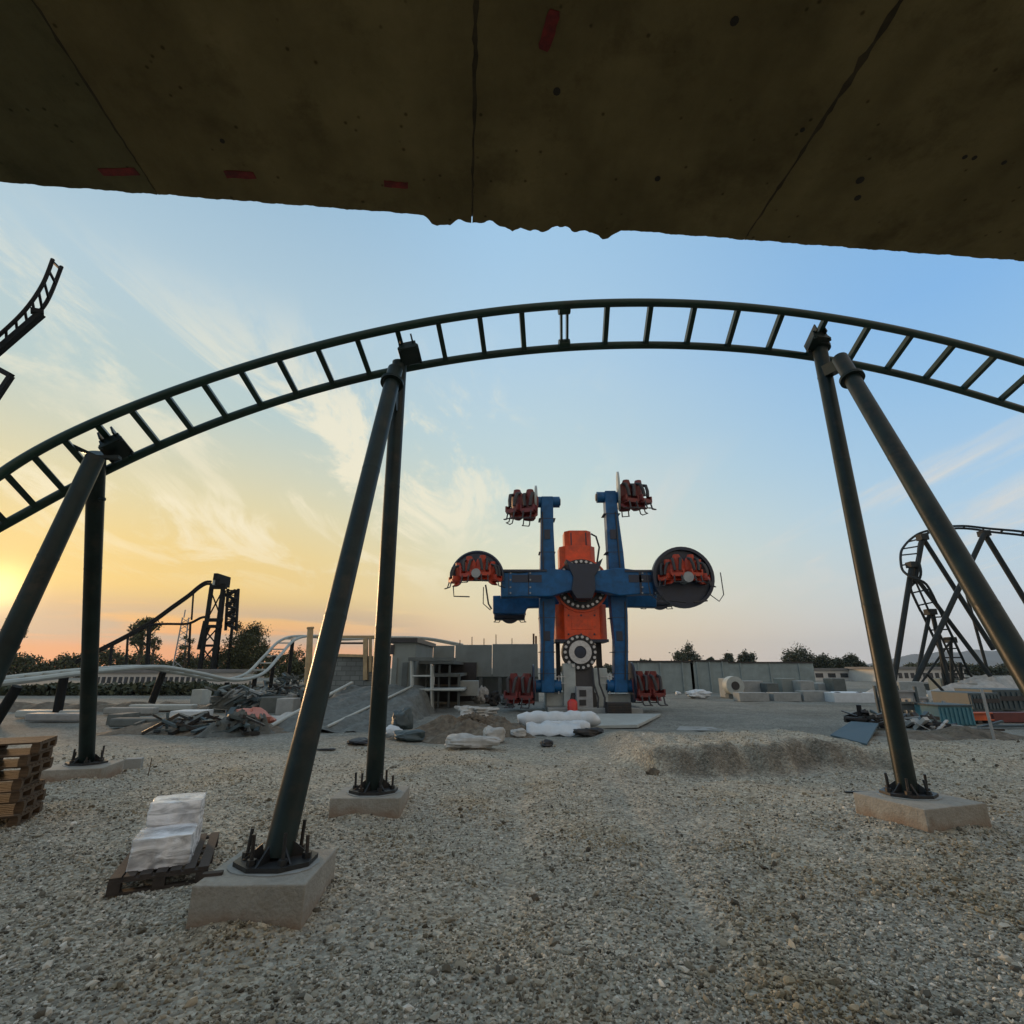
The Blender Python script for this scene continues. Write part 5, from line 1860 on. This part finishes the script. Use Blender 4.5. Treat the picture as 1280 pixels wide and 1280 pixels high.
for (x, y, yb, w) in ((242, 738, 775, 0.16), (188, 779, 832, 0.22), (185, 780, 832, 0.16), (160, 793, 832, 0.2), (140, 803, 832, 0.25), (238, 778, 832, 0.2)):
    p = W(x - 2.5, yb, YT)
    MB().bar(Vector((p.x, YT, max(0, p.z))), W(x, y, YT), w).build('support', M_far, lh, smooth=False)

YM = 95
ms = thing('lattice_mast', Vector((W(226, 835, YM).x, YM, 0)), 'slender lattice mast between the lift track and the tall tower', 'mast')
mb = MB()
x0, x1 = W(222, 800, YM).x, W(235, 800, YM).x
zt = W(226, 772, YM).z
for x in (x0, x1):
    mb.bar((x, YM, 0), (x + (0.15 if x == x0 else -0.6), YM, zt), 0.16)
for k in range(9):
    z0, z1 = zt * (k + 1) / 10, zt * (k + 2) / 10
    mb.bar((x0, YM, z0), (x1 - 0.2, YM, z1), 0.09)
    mb.bar((x1 - 0.2, YM, z0), (x0, YM, z1), 0.09)
mb.build('lattice', M_grey, ms, smooth=False)
MB().bar((x0 + 0.4, YM, zt), (x0 + 0.4, YM, zt + 1.4), 0.14).build('aerial', M_grey, ms, smooth=False)

# upper-left high track
YH = 20
pin = [(-60, 455), (-25, 437), (0, 418), (31, 388), (53, 356), (66, 324), (74, 290)]
pout = [(-60, 480), (-25, 456), (0, 434), (34, 404), (58, 378), (77, 333), (88, 296)]
ht = thing('high_track', W(30, 395, YH), 'high dark track end curving up at the upper left', 'roller coaster track')
pi_ = smooth_path([W(x, y, YH) for x, y in pin[:6]], 8)
po_ = smooth_path([W(x, y, YH + 0.9) for x, y in pout[:6]], 8)
MB().tube(pi_, 0.085, 8).build('rail', M_far, ht)
MB().tube(po_, 0.085, 8).build('rail', M_far, ht)
for k in range(0, len(pi_), 3):
    MB().bar(pi_[k], po_[k], 0.09).build('tie', M_far, ht, smooth=False)
MB().bar(W(-70, 497, YH + 0.4), W(52, 392, YH + 0.4), 0.26, 0.30).build('support_beam', M_far, ht, smooth=False)
MB().bar(W(38, 388, YH + 0.2), W(55, 391, YH + 0.5), 0.3, 0.2).build('beam_bracket', M_far, ht, smooth=False)
MB().bar(W(-20, 452, YH), W(14, 470, YH), 0.22, 0.22).bar(W(14, 470, YH), W(-14, 512, YH), 0.2, 0.2).build('lower_bracket', M_far, ht, smooth=False)
base_x = W(-75, 500, YH).x
MB().cyl((base_x, YH + 0.4, 0), W(-70, 455, YH + 0.4), 0.3, 16).build('mast_column', M_far, ht)

# right-hand coaster
YC = 36
pts = [(1330, 680, 34), (1285, 668, 35), (1240, 663, 36), (1205, 659, 37), (1175, 661, 38), (1152, 668, 38), (1139, 682, 37.5), (1137, 702, 36.5), (1144, 724, 36), (1154, 745, 36), (1165, 768, 36.5), (1178, 795, 37.5), (1191, 822, 39), (1203, 845, 41), (1222, 858, 43)]
cen = smooth_path([W(*p) for p in pts], 7)
rc = thing('distant_coaster', W(1180, 870, YC), 'grey coaster loop on crossed slanting legs at the right', 'roller coaster')
rc.location.z = 0


def rside(q, d):
    s = d.cross(Vector((0, 0, 1)))
    if s.length < 0.05:
        s = Vector((1, 0, 0))
    s.normalize()
    if 0.3 < q < 0.7:
        s = (s + Vector((0.6, -0.2, 0.3))).normalized()
    s = s - d * s.dot(d)
    return s.normalized()


ladder_track(rc, cen, 1.05, 0.085, M_farR, 0.95, rside, 0.09)
for (xa, ya, xb, yb, w, dy) in ((1153, 673, 1143, 728, 0.34, 0.4), (1140, 706, 1116, 858, 0.36, 0.3), (1155, 675, 1242, 812, 0.32, 0.6), (1145, 722, 1238, 845, 0.3, 1.2), (1230, 668, 1135, 872, 0.34, -0.5), (1231, 668, 1330, 830, 0.36, 0.2),
                           (1162, 766, 1147, 842, 0.26, 1.0), (1165, 765, 1191, 876, 0.3, 1.3), (1188, 800, 1191, 862, 0.24, 2.4), (1200, 828, 1203, 862, 0.24, 4), (1158, 842, 1206, 892, 0.16, -4), (1163, 768, 1206, 858, 0.14, 1.6), (1188, 802, 1150, 856, 0.14, 2.0), (1172, 790, 1182, 868, 0.16, 1.4), (1196, 835, 1172, 868, 0.12, 3.0), (1145, 728, 1163, 768, 0.14, 0.8), (1208, 742, 1240, 858, 0.2, 2.5)):
    MB().cyl(W(xb, yb, YC + dy), W(xa, ya, YC + dy), w / 2, 10).build('slanting_leg', M_farR, rc)
for (x, y, dy) in ((1153, 672, 0.4), (1230, 667, 0), (1140, 706, 0.3), (1163, 765, 1.0), (1188, 800, 2.4)):
    MB().obox(W(x, y, YC + dy), (0.55, 0.55, 0.4)).build('joint_plate', M_farR, rc, smooth=False)


# ------------------------------------------------------------------ trees and far things
def crown_mesh(c, rx, ry, rz, n_cl, n_leaf, ls, seed, cl_r=0.28):
    rng = np.random.default_rng(seed)
    cl = rng.normal(size=(n_cl, 3))
    cl /= np.linalg.norm(cl, axis=1)[:, None]
    cl *= (0.25 + 0.75 * rng.random((n_cl, 1)) ** 0.6)
    cl *= np.array([rx, ry, rz])
    rad = cl_r * (0.6 + 0.8 * rng.random(n_cl)) * min(rx, rz)
    idx = rng.integers(0, n_cl, n_leaf)
    off = rng.normal(size=(n_leaf, 3)) * 0.55
    p = cl[idx] + off * rad[idx][:, None] + np.array(c)
    a = rng.normal(size=(n_leaf, 3)); a /= np.linalg.norm(a, axis=1)[:, None]
    b = np.cross(a, rng.normal(size=(n_leaf, 3))); b /= np.linalg.norm(b, axis=1)[:, None]
    s = ls * (0.5 + rng.random((n_leaf, 1)))
    V = np.stack([p - a * s, p + b * s * 0.55, p + a * s, p - b * s * 0.55], 1).reshape(-1, 3)
    F = np.arange(n_leaf * 4).reshape(-1, 4)
    return V, F, cl + np.array(c)


def tree(px, ytop, ybase, wpx, Y, label, seed, m=None, n=2600, trunk=0.25, ls=0.16, ncl=26, clr=0.3, name='tree'):
    b = W(px, ybase, Y)
    top = W(px, ytop, Y)
    wid = abs(W(px + wpx / 2, ybase, Y).x - W(px - wpx / 2, ybase, Y).x)
    z0 = 0.0
    H = top.z
    t = thing(name, (b.x, Y, 0), label, 'tree')
    cz = H * (0.5 + trunk / 2)
    rz = H * (0.5 - trunk / 2)
    V, F, cl = crown_mesh((0, 0, cz), wid / 2 * 0.85, wid / 2 * 0.85, rz * 0.9, ncl, n, ls * max(1, H / 8), seed, clr)
    np_mesh('crown', V, F, m or M_leaf, t)
    mb = MB()
    r = 0.028 * H
    mb.tube([(0, 0, -0.1), (0.02 * H, 0, H * 0.3), (-0.01 * H, 0.01, H * 0.6), (0, 0, H * 0.85)], [r, r * 0.75, r * 0.45, r * 0.12], 8)
    for k in range(0, min(len(cl), 9)):
        q = Vector(cl[k])
        mb.tube([(0, 0, max(H * trunk, min(q.z * 0.7, H * 0.6))), (q.x * 0.5, q.y * 0.5, q.z * 0.85), tuple(q)], [r * 0.4, r * 0.25, r * 0.08], 6)
    mb.build('trunk', M_bark, t, world=False)
    return t


tree(170, 756, 836, 34, 100, 'spindly sparse tree standing behind the lift hill track', 1, n=2600, trunk=0.25, ls=0.13, ncl=22, clr=0.34)
tree(188, 790, 836, 18, 104, 'small sparse tree right of the spindly tree', 2, n=1100, trunk=0.15, ls=0.13, ncl=12, clr=0.36)
tree(228, 792, 838, 20, 92, 'small pointed tree standing at the foot of the lattice mast', 3, n=2000, trunk=0.08, ls=0.12, ncl=18)
tree(300, 776, 846, 66, 76, 'big bushy dark tree beside the lift tower', 4, n=17000, trunk=0.04, ls=0.115, ncl=70, clr=0.26)
tree(366, 812, 848, 44, 70, 'dark round tree left of the wooden post', 5, n=7000, trunk=0.03, ls=0.125, ncl=40)
tree(4, 756, 838, 26, 90, 'dark tree cut off by the left edge below the sun', 6, n=3500, trunk=0.15, ls=0.13, ncl=22)
# right horizon trees
for k, (px, yt, w, lab) in enumerate(((860, 805, 34, 'dark tree rising above the hoarding right of the ride'), (808, 822, 18, 'low dark tree just right of the ride'), (935, 812, 22, 'dark tree with pointed crown right of the low trees'), (912, 817, 20, 'low dark tree above the middle of the hoardings'), (890, 823, 14, 'very low dark bush above the hoarding'), (1000, 807, 42, 'widest dark tree above the right end of the hoarding'), (1030, 818, 30, 'low dark tree right of the widest tree'), (1070, 819, 26, 'dark tree just left of the right hand column'), (1052, 824, 26, 'low dark bushy tree between two dark trees'))):
    tree(px, yt, 840, w, 130, lab, 40 + k, M_leaf2, n=7000, trunk=0.02, ls=0.22, ncl=38, clr=0.33)


def treeline(name, x0, x1, ytop, ybase, Y, n, label, seed, m, ls):
    rng = np.random.default_rng(seed)
    a, b = W(x0, 836, Y).x, W(x1, 836, Y).x
    x = a + (b - a) * rng.random(n)
    ht = W(640, ytop, Y).z * (0.66 + 0.13 * np.sin(x * 0.23 + seed) + 0.09 * np.sin(x * 0.71 + 2) + 0.07 * np.sin(x * 1.9) + 0.05 * np.sin(x * 4.3)) * (0.9 + 0.25 * rng.random(n) ** 3)
    z = ht * rng.random(n) ** 0.7
    y = Y + rng.random(n) * 4
    p = np.stack([x, y, z], -1)
    A_ = rng.normal(size=(n, 3)); A_ /= np.linalg.norm(A_, axis=1)[:, None]
    B_ = np.cross(A_, rng.normal(size=(n, 3))); B_ /= np.linalg.norm(B_, axis=1)[:, None]
    s = ls * (0.5 + rng.random((n, 1)))
    V = np.stack([p - A_ * s, p + B_ * s * 0.6, p + A_ * s, p - B_ * s * 0.6], 1).reshape(-1, 3)
    o = np_mesh(name, V, np.arange(n * 4).reshape(-1, 4), m)
    return tag(o, label, 'wood', kind='stuff')


treeline('far_wood', -260, 345, 806, 0, 115, 34000, 'dark far wood along the horizon on the left', 3, M_leaf, 0.26)
treeline('far_wood', 1080, 1420, 824, 0, 150, 14000, 'dark far wood along the horizon at the right', 5, M_leaf2, 0.32)
treeline('far_wood', 700, 1100, 829, 0, 190, 14000, 'thin dark far wood behind the hoardings', 6, M_leaf2, 0.36)
treeline('hedge', -160, 300, 853, 0, 41, 9000, 'low dark hedge strip under the wavy track on the left', 8, M_leaf2, 0.22)


def far_building(x0, x1, y0, Y, n, label, rows=1):
    a, b = W(x0, 836, Y).x, W(x1, 836, Y).x
    H = W(640, y0, Y).z
    t = thing('low_building', ((a + b) / 2, Y, 0), label, 'building')
    MB().box((a, Y, 0), (b, Y + 10, H)).build('wall', M_fac, t, smooth=False)
    MB().box((a - 0.3, Y - 0.3, H + 0.003), (b + 0.3, Y + 10.3, H + 0.35)).build('roof', M_roof, t, smooth=False)
    for k in range(n):
        x = a + (b - a) * (k + 0.5) / n
        w = (b - a) / n * 0.3
        MB().box((x - w, Y - 0.06, H * 0.30), (x + w, Y + 0.02, H * 0.72)).build('window', M_win, t, smooth=False)


far_building(122, 262, 841, 58, 20, 'long low pale building with a row of dark windows under the wavy track')
far_building(1112, 1204, 836.5, 80, 12, 'long low pale building with dark windows under the right hand coaster')
far_building(1015, 1108, 838, 90, 6, 'low pale building behind the concrete block row left of the right hand column')


def hills():
    xs = np.linspace(1300, 5200, 140)
    V, F = [], []
    Y = 3800
    for x in xs:
        q = (x - 1300) / 3900
        h = 120 * math.exp(-((x - 3250) / 330) ** 2) + 60 * math.exp(-((x - 2800) / 220) ** 2) + 110 * math.exp(-((x - 3900) / 420) ** 2) + 12 * math.sin(x / 90) + 7 * math.sin(x / 37)
        h = max(h * min(1, q * 8), 2)
        V += [(x, Y - 700, -2), (x, Y - 250, h * 0.6), (x, Y, h), (x, Y + 700, -2)]
    for i in range(len(xs) - 1):
        for k in range(3):
            a = i * 4 + k
            F.append((a, a + 4, a + 5, a + 1))
    mb = MB()
    mb.v = [Vector(v) for v in V]
    mb.f = F
    m = mat('wooded_hill', (0.05, 0.07, 0.075), 1.0, 0, 0.3, 0.01)
    o = mb.build('hills', m)
    tag(o, kind='structure')


hills()

# ------------------------------------------------------------------ air
hm = bpy.data.materials.new('hazy_air')
hm.use_nodes = True
hn = hm.node_tree
hn.nodes.clear()
hv = hn.nodes.new('ShaderNodeVolumePrincipled')
hv.inputs['Color'].default_value = (0.72, 0.85, 1.0, 1)
hv.inputs['Density'].default_value = 0.00010
hm.cycles.homogeneous_volume = True
hv.inputs['Anisotropy'].default_value = 0.2
ho = hn.nodes.new('ShaderNodeOutputMaterial')
hn.links.new(hv.outputs[0], ho.inputs['Volume'])
hz = MB().box((-5600, -300, -6), (5600, 5600, 260)).build('haze', hm, smooth=False)
tag(hz, kind='stuff')
hz['label'] = 'thin evening haze over the whole site'

# ------------------------------------------------------------------ light
SUN_AZ, SUN_EL = R(-45.0), R(6.0)
S = Vector((math.sin(SUN_AZ) * math.cos(SUN_EL), math.cos(SUN_AZ) * math.cos(SUN_EL), math.sin(SUN_EL)))
ld = bpy.data.lights.new('sun', 'SUN')
ld.energy = 2.4
ld.color = (1.0, 0.62, 0.32)
ld.angle = R(6)
lo = bpy.data.objects.new('sun', ld)
lo.rotation_euler = S.to_track_quat('Z', 'Y').to_euler()
lo.location = (0, 0, 60)
COL.objects.link(lo)

w = bpy.data.worlds.new('World')
scene.world = w
w.use_nodes = True
nt = w.node_tree
nt.nodes.clear()
L = nt.links.new


def nd(t, **kw):
    n = nt.nodes.new(t)
    for k, v in kw.items():
        setattr(n, k, v)
    return n


def val(sock, x):
    if isinstance(x, (int, float)):
        sock.default_value = x
    elif isinstance(x, tuple):
        sock.default_value = x if len(x) == len(sock.default_value) else (*x, 1)
    else:
        L(x, sock)


def math_(op, a, b=0.0, clamp=False):
    n = nd('ShaderNodeMath', operation=op, use_clamp=clamp)
    val(n.inputs[0], a)
    val(n.inputs[1], b)
    return n.outputs[0]


def mr(x, a, b, c=0.0, d=1.0, smooth=True):
    n = nd('ShaderNodeMapRange')
    if smooth:
        n.interpolation_type = 'SMOOTHSTEP'
    for k, v in zip(('Value', 'From Min', 'From Max', 'To Min', 'To Max'), (x, a, b, c, d)):
        val(n.inputs[k], v)
    return n.outputs['Result']


def mixc(f, a, b, bt='MIX'):
    n = nd('ShaderNodeMix', data_type='RGBA', blend_type=bt)
    val(n.inputs['Factor'], f)
    val(n.inputs['A'], a)
    val(n.inputs['B'], b)
    return n.outputs['Result']


def ramp(x, stops):
    n = nd('ShaderNodeValToRGB')
    e = n.color_ramp.elements
    while len(e) < len(stops):
        e.new(0.5)
    for k, (p, c) in zip(e, stops):
        k.position = p
        k.color = (*s2l(c), 1)
    L(x, n.inputs['Fac'])
    return n.outputs['Color']


tc = nd('ShaderNodeTexCoord')
nv = nd('ShaderNodeVectorMath', operation='NORMALIZE')
L(tc.outputs['Generated'], nv.inputs[0])
D = nv.outputs[0]
sx = nd('ShaderNodeSeparateXYZ')
L(D, sx.inputs[0])
dx, dy, dz = sx.outputs
hl = math_('SQRT', math_('MAXIMUM', math_('ADD', math_('MULTIPLY', dx, dx), math_('MULTIPLY', dy, dy)), 1e-5))
az = math_('DIVIDE', math_('ADD', math_('MULTIPLY', dx, math.sin(SUN_AZ)), math_('MULTIPLY', dy, math.cos(SUN_AZ))), hl)   # 1 = towards sun
zc = math_('MAXIMUM', dz, 0.0)
sunside = ramp(zc, [(0.0, (255, 138, 48)), (0.035, (255, 152, 54)), (0.11, (246, 204, 112)), (0.19, (242, 211, 134)), (0.27, (228, 216, 170)), (0.42, (188, 208, 206)), (0.56, (182, 207, 219)), (0.8, (140, 180, 212))])
centre = ramp(zc, [(0.0, (236, 200, 160)), (0.05, (240, 210, 166)), (0.12, (234, 220, 182)), (0.2, (226, 226, 198)), (0.33, (200, 219, 216)), (0.55, (178, 209, 230)), (0.72, (162, 201, 232)), (1.0, (192, 200, 208))])
away = ramp(zc, [(0.0, (206, 214, 222)), (0.06, (205, 214, 222)), (0.14, (192, 213, 227)), (0.24, (174, 209, 235)), (0.4, (149, 195, 235)), (0.52, (134, 185, 234)), (0.75, (130, 178, 222)), (1.0, (190, 198, 206))])
back = ramp(zc, [(0.0, (214, 198, 182)), (0.15, (228, 211, 192)), (0.5, (224, 212, 198)), (1.0, (196, 198, 200))])
sky = mixc(mr(az, -0.05, 0.72), away, centre)
sky = mixc(mr(az, 0.70, 1.0), sky, sunside)
sky = mixc(mr(az, -0.1, -0.7), sky, back)
# cirrus: planar cloud layer
den = math_('ADD', zc, 0.13)
cx_ = nd('ShaderNodeCombineXYZ')
L(math_('DIVIDE', dx, den), cx_.inputs[0])
L(math_('DIVIDE', dy, den), cx_.inputs[1])


def noise(vec, scale, detail=6, rough=0.6, dist=0.0, rot=0.0, st=(1, 1, 1), loc=(0, 0, 0)):
    mp = nd('ShaderNodeMapping')
    mp.inputs['Rotation'].default_value = (0, 0, rot)
    mp.inputs['Scale'].default_value = st
    mp.inputs['Location'].default_value = loc
    L(vec, mp.inputs['Vector'])
    n = nd('ShaderNodeTexNoise')
    n.inputs['Scale'].default_value = scale
    n.inputs['Detail'].default_value = detail
    n.inputs['Roughness'].default_value = rough
    n.inputs['Distortion'].default_value = dist
    L(mp.outputs[0], n.inputs['Vector'])
    return n.outputs['Fac']


cv = cx_.outputs[0]
n1 = noise(cv, 2.1, 9, 0.68, 1.1, R(38), (1.0, 0.42, 1), (3.1, 1.2, 0))
n2 = noise(cv, 0.55, 4, 0.5, 0.3, R(20), (1, 0.8, 1), (0.4, 2.3, 0))
cl = math_('MULTIPLY', mr(n1, 0.45, 0.60), mr(n2, 0.34, 0.52))
cmask = math_('MULTIPLY', mr(az, 0.45, 0.9), mr(zc, 0.10, 0.24))
cmask = math_('MULTIPLY', cmask, mr(zc, 0.62, 0.42))
cl = math_('MULTIPLY', math_('MULTIPLY', cl, cmask), 0.72)
sky = mixc(cl, sky, (*s2l((255, 244, 214)), 1))
# thin streaks on the right
n3 = noise(cv, 1.5, 8, 0.62, 0.5, R(-62), (1.0, 0.16, 1), (1.7, 0.3, 0))
st_ = math_('MULTIPLY', math_('MULTIPLY', mr(n3, 0.50, 0.66), mr(zc, 0.08, 0.16)), math_('MULTIPLY', mr(zc, 0.42, 0.25), mr(az, 0.85, 0.3)))
sky = mixc(math_('MULTIPLY', st_, 0.9), sky, (*s2l((226, 222, 214)), 1))
# low stratus bars near the sun
cb = nd('ShaderNodeCombineXYZ')
L(math_('MULTIPLY', az, 5.0), cb.inputs[0])
L(math_('MULTIPLY', zc, 46.0), cb.inputs[1])
L(math_('MULTIPLY', dx, 4.0), cb.inputs[2])
n4 = noise(cb.outputs[0], 0.55, 6, 0.55, 0.2)
lowm = math_('MULTIPLY', mr(zc, 0.028, 0.048), mr(zc, 0.135, 0.065))
lowm = math_('MULTIPLY', lowm, mr(az, 0.76, 0.9))
sky = mixc(math_('MULTIPLY', math_('MULTIPLY', mr(n4, 0.36, 0.52), lowm), 0.85), sky, (*s2l((186, 166, 146)), 1))
# glow round the sun
dt = nd('ShaderNodeVectorMath', operation='DOT_PRODUCT')
L(D, dt.inputs[0])
dt.inputs[1].default_value = S
sd = math_('MAXIMUM', dt.outputs['Value'], 0.0)
glow = math_('ADD', math_('MULTIPLY', math_('POWER', sd, 2200.0), 1.0), math_('MULTIPLY', math_('POWER', sd, 160.0), 0.06))
gm = nd('ShaderNodeVectorMath', operation='SCALE')
gm.inputs[0].default_value = (1.0, 0.72, 0.28)
L(glow, gm.inputs['Scale'])
sky = mixc(1.0, sky, gm.outputs[0], 'ADD')
bg = nd('ShaderNodeBackground')
L(sky, bg.inputs['Color'])
bg.inputs['Strength'].default_value = 1.1
ns = nd('ShaderNodeTexSky', sky_type='NISHITA')
ns.sun_disc = False
ns.sun_elevation = SUN_EL
ns.sun_rotation = SUN_AZ
bg2 = nd('ShaderNodeBackground')
L(ns.outputs[0], bg2.inputs['Color'])
bg2.inputs['Strength'].default_value = 0.05
ads = nd('ShaderNodeMixShader')
ads.inputs[0].default_value = 0.12
L(bg.outputs[0], ads.inputs[1])
L(bg2.outputs[0], ads.inputs[2])
w.cycles.sampling_method = 'MANUAL'
w.cycles.sample_map_resolution = 256
wo = nd('ShaderNodeOutputWorld')
L(ads.outputs[0], wo.inputs['Surface'])

# ------------------------------------------------------------------ view
vs = scene.view_settings
vs.view_transform = 'Standard'
vs.look = 'None'
vs.exposure = 0.0
vs.gamma = 1.0
scene.render.engine = 'CYCLES'
scene.cycles.max_bounces = 4
scene.cycles.diffuse_bounces = 2
scene.cycles.glossy_bounces = 2
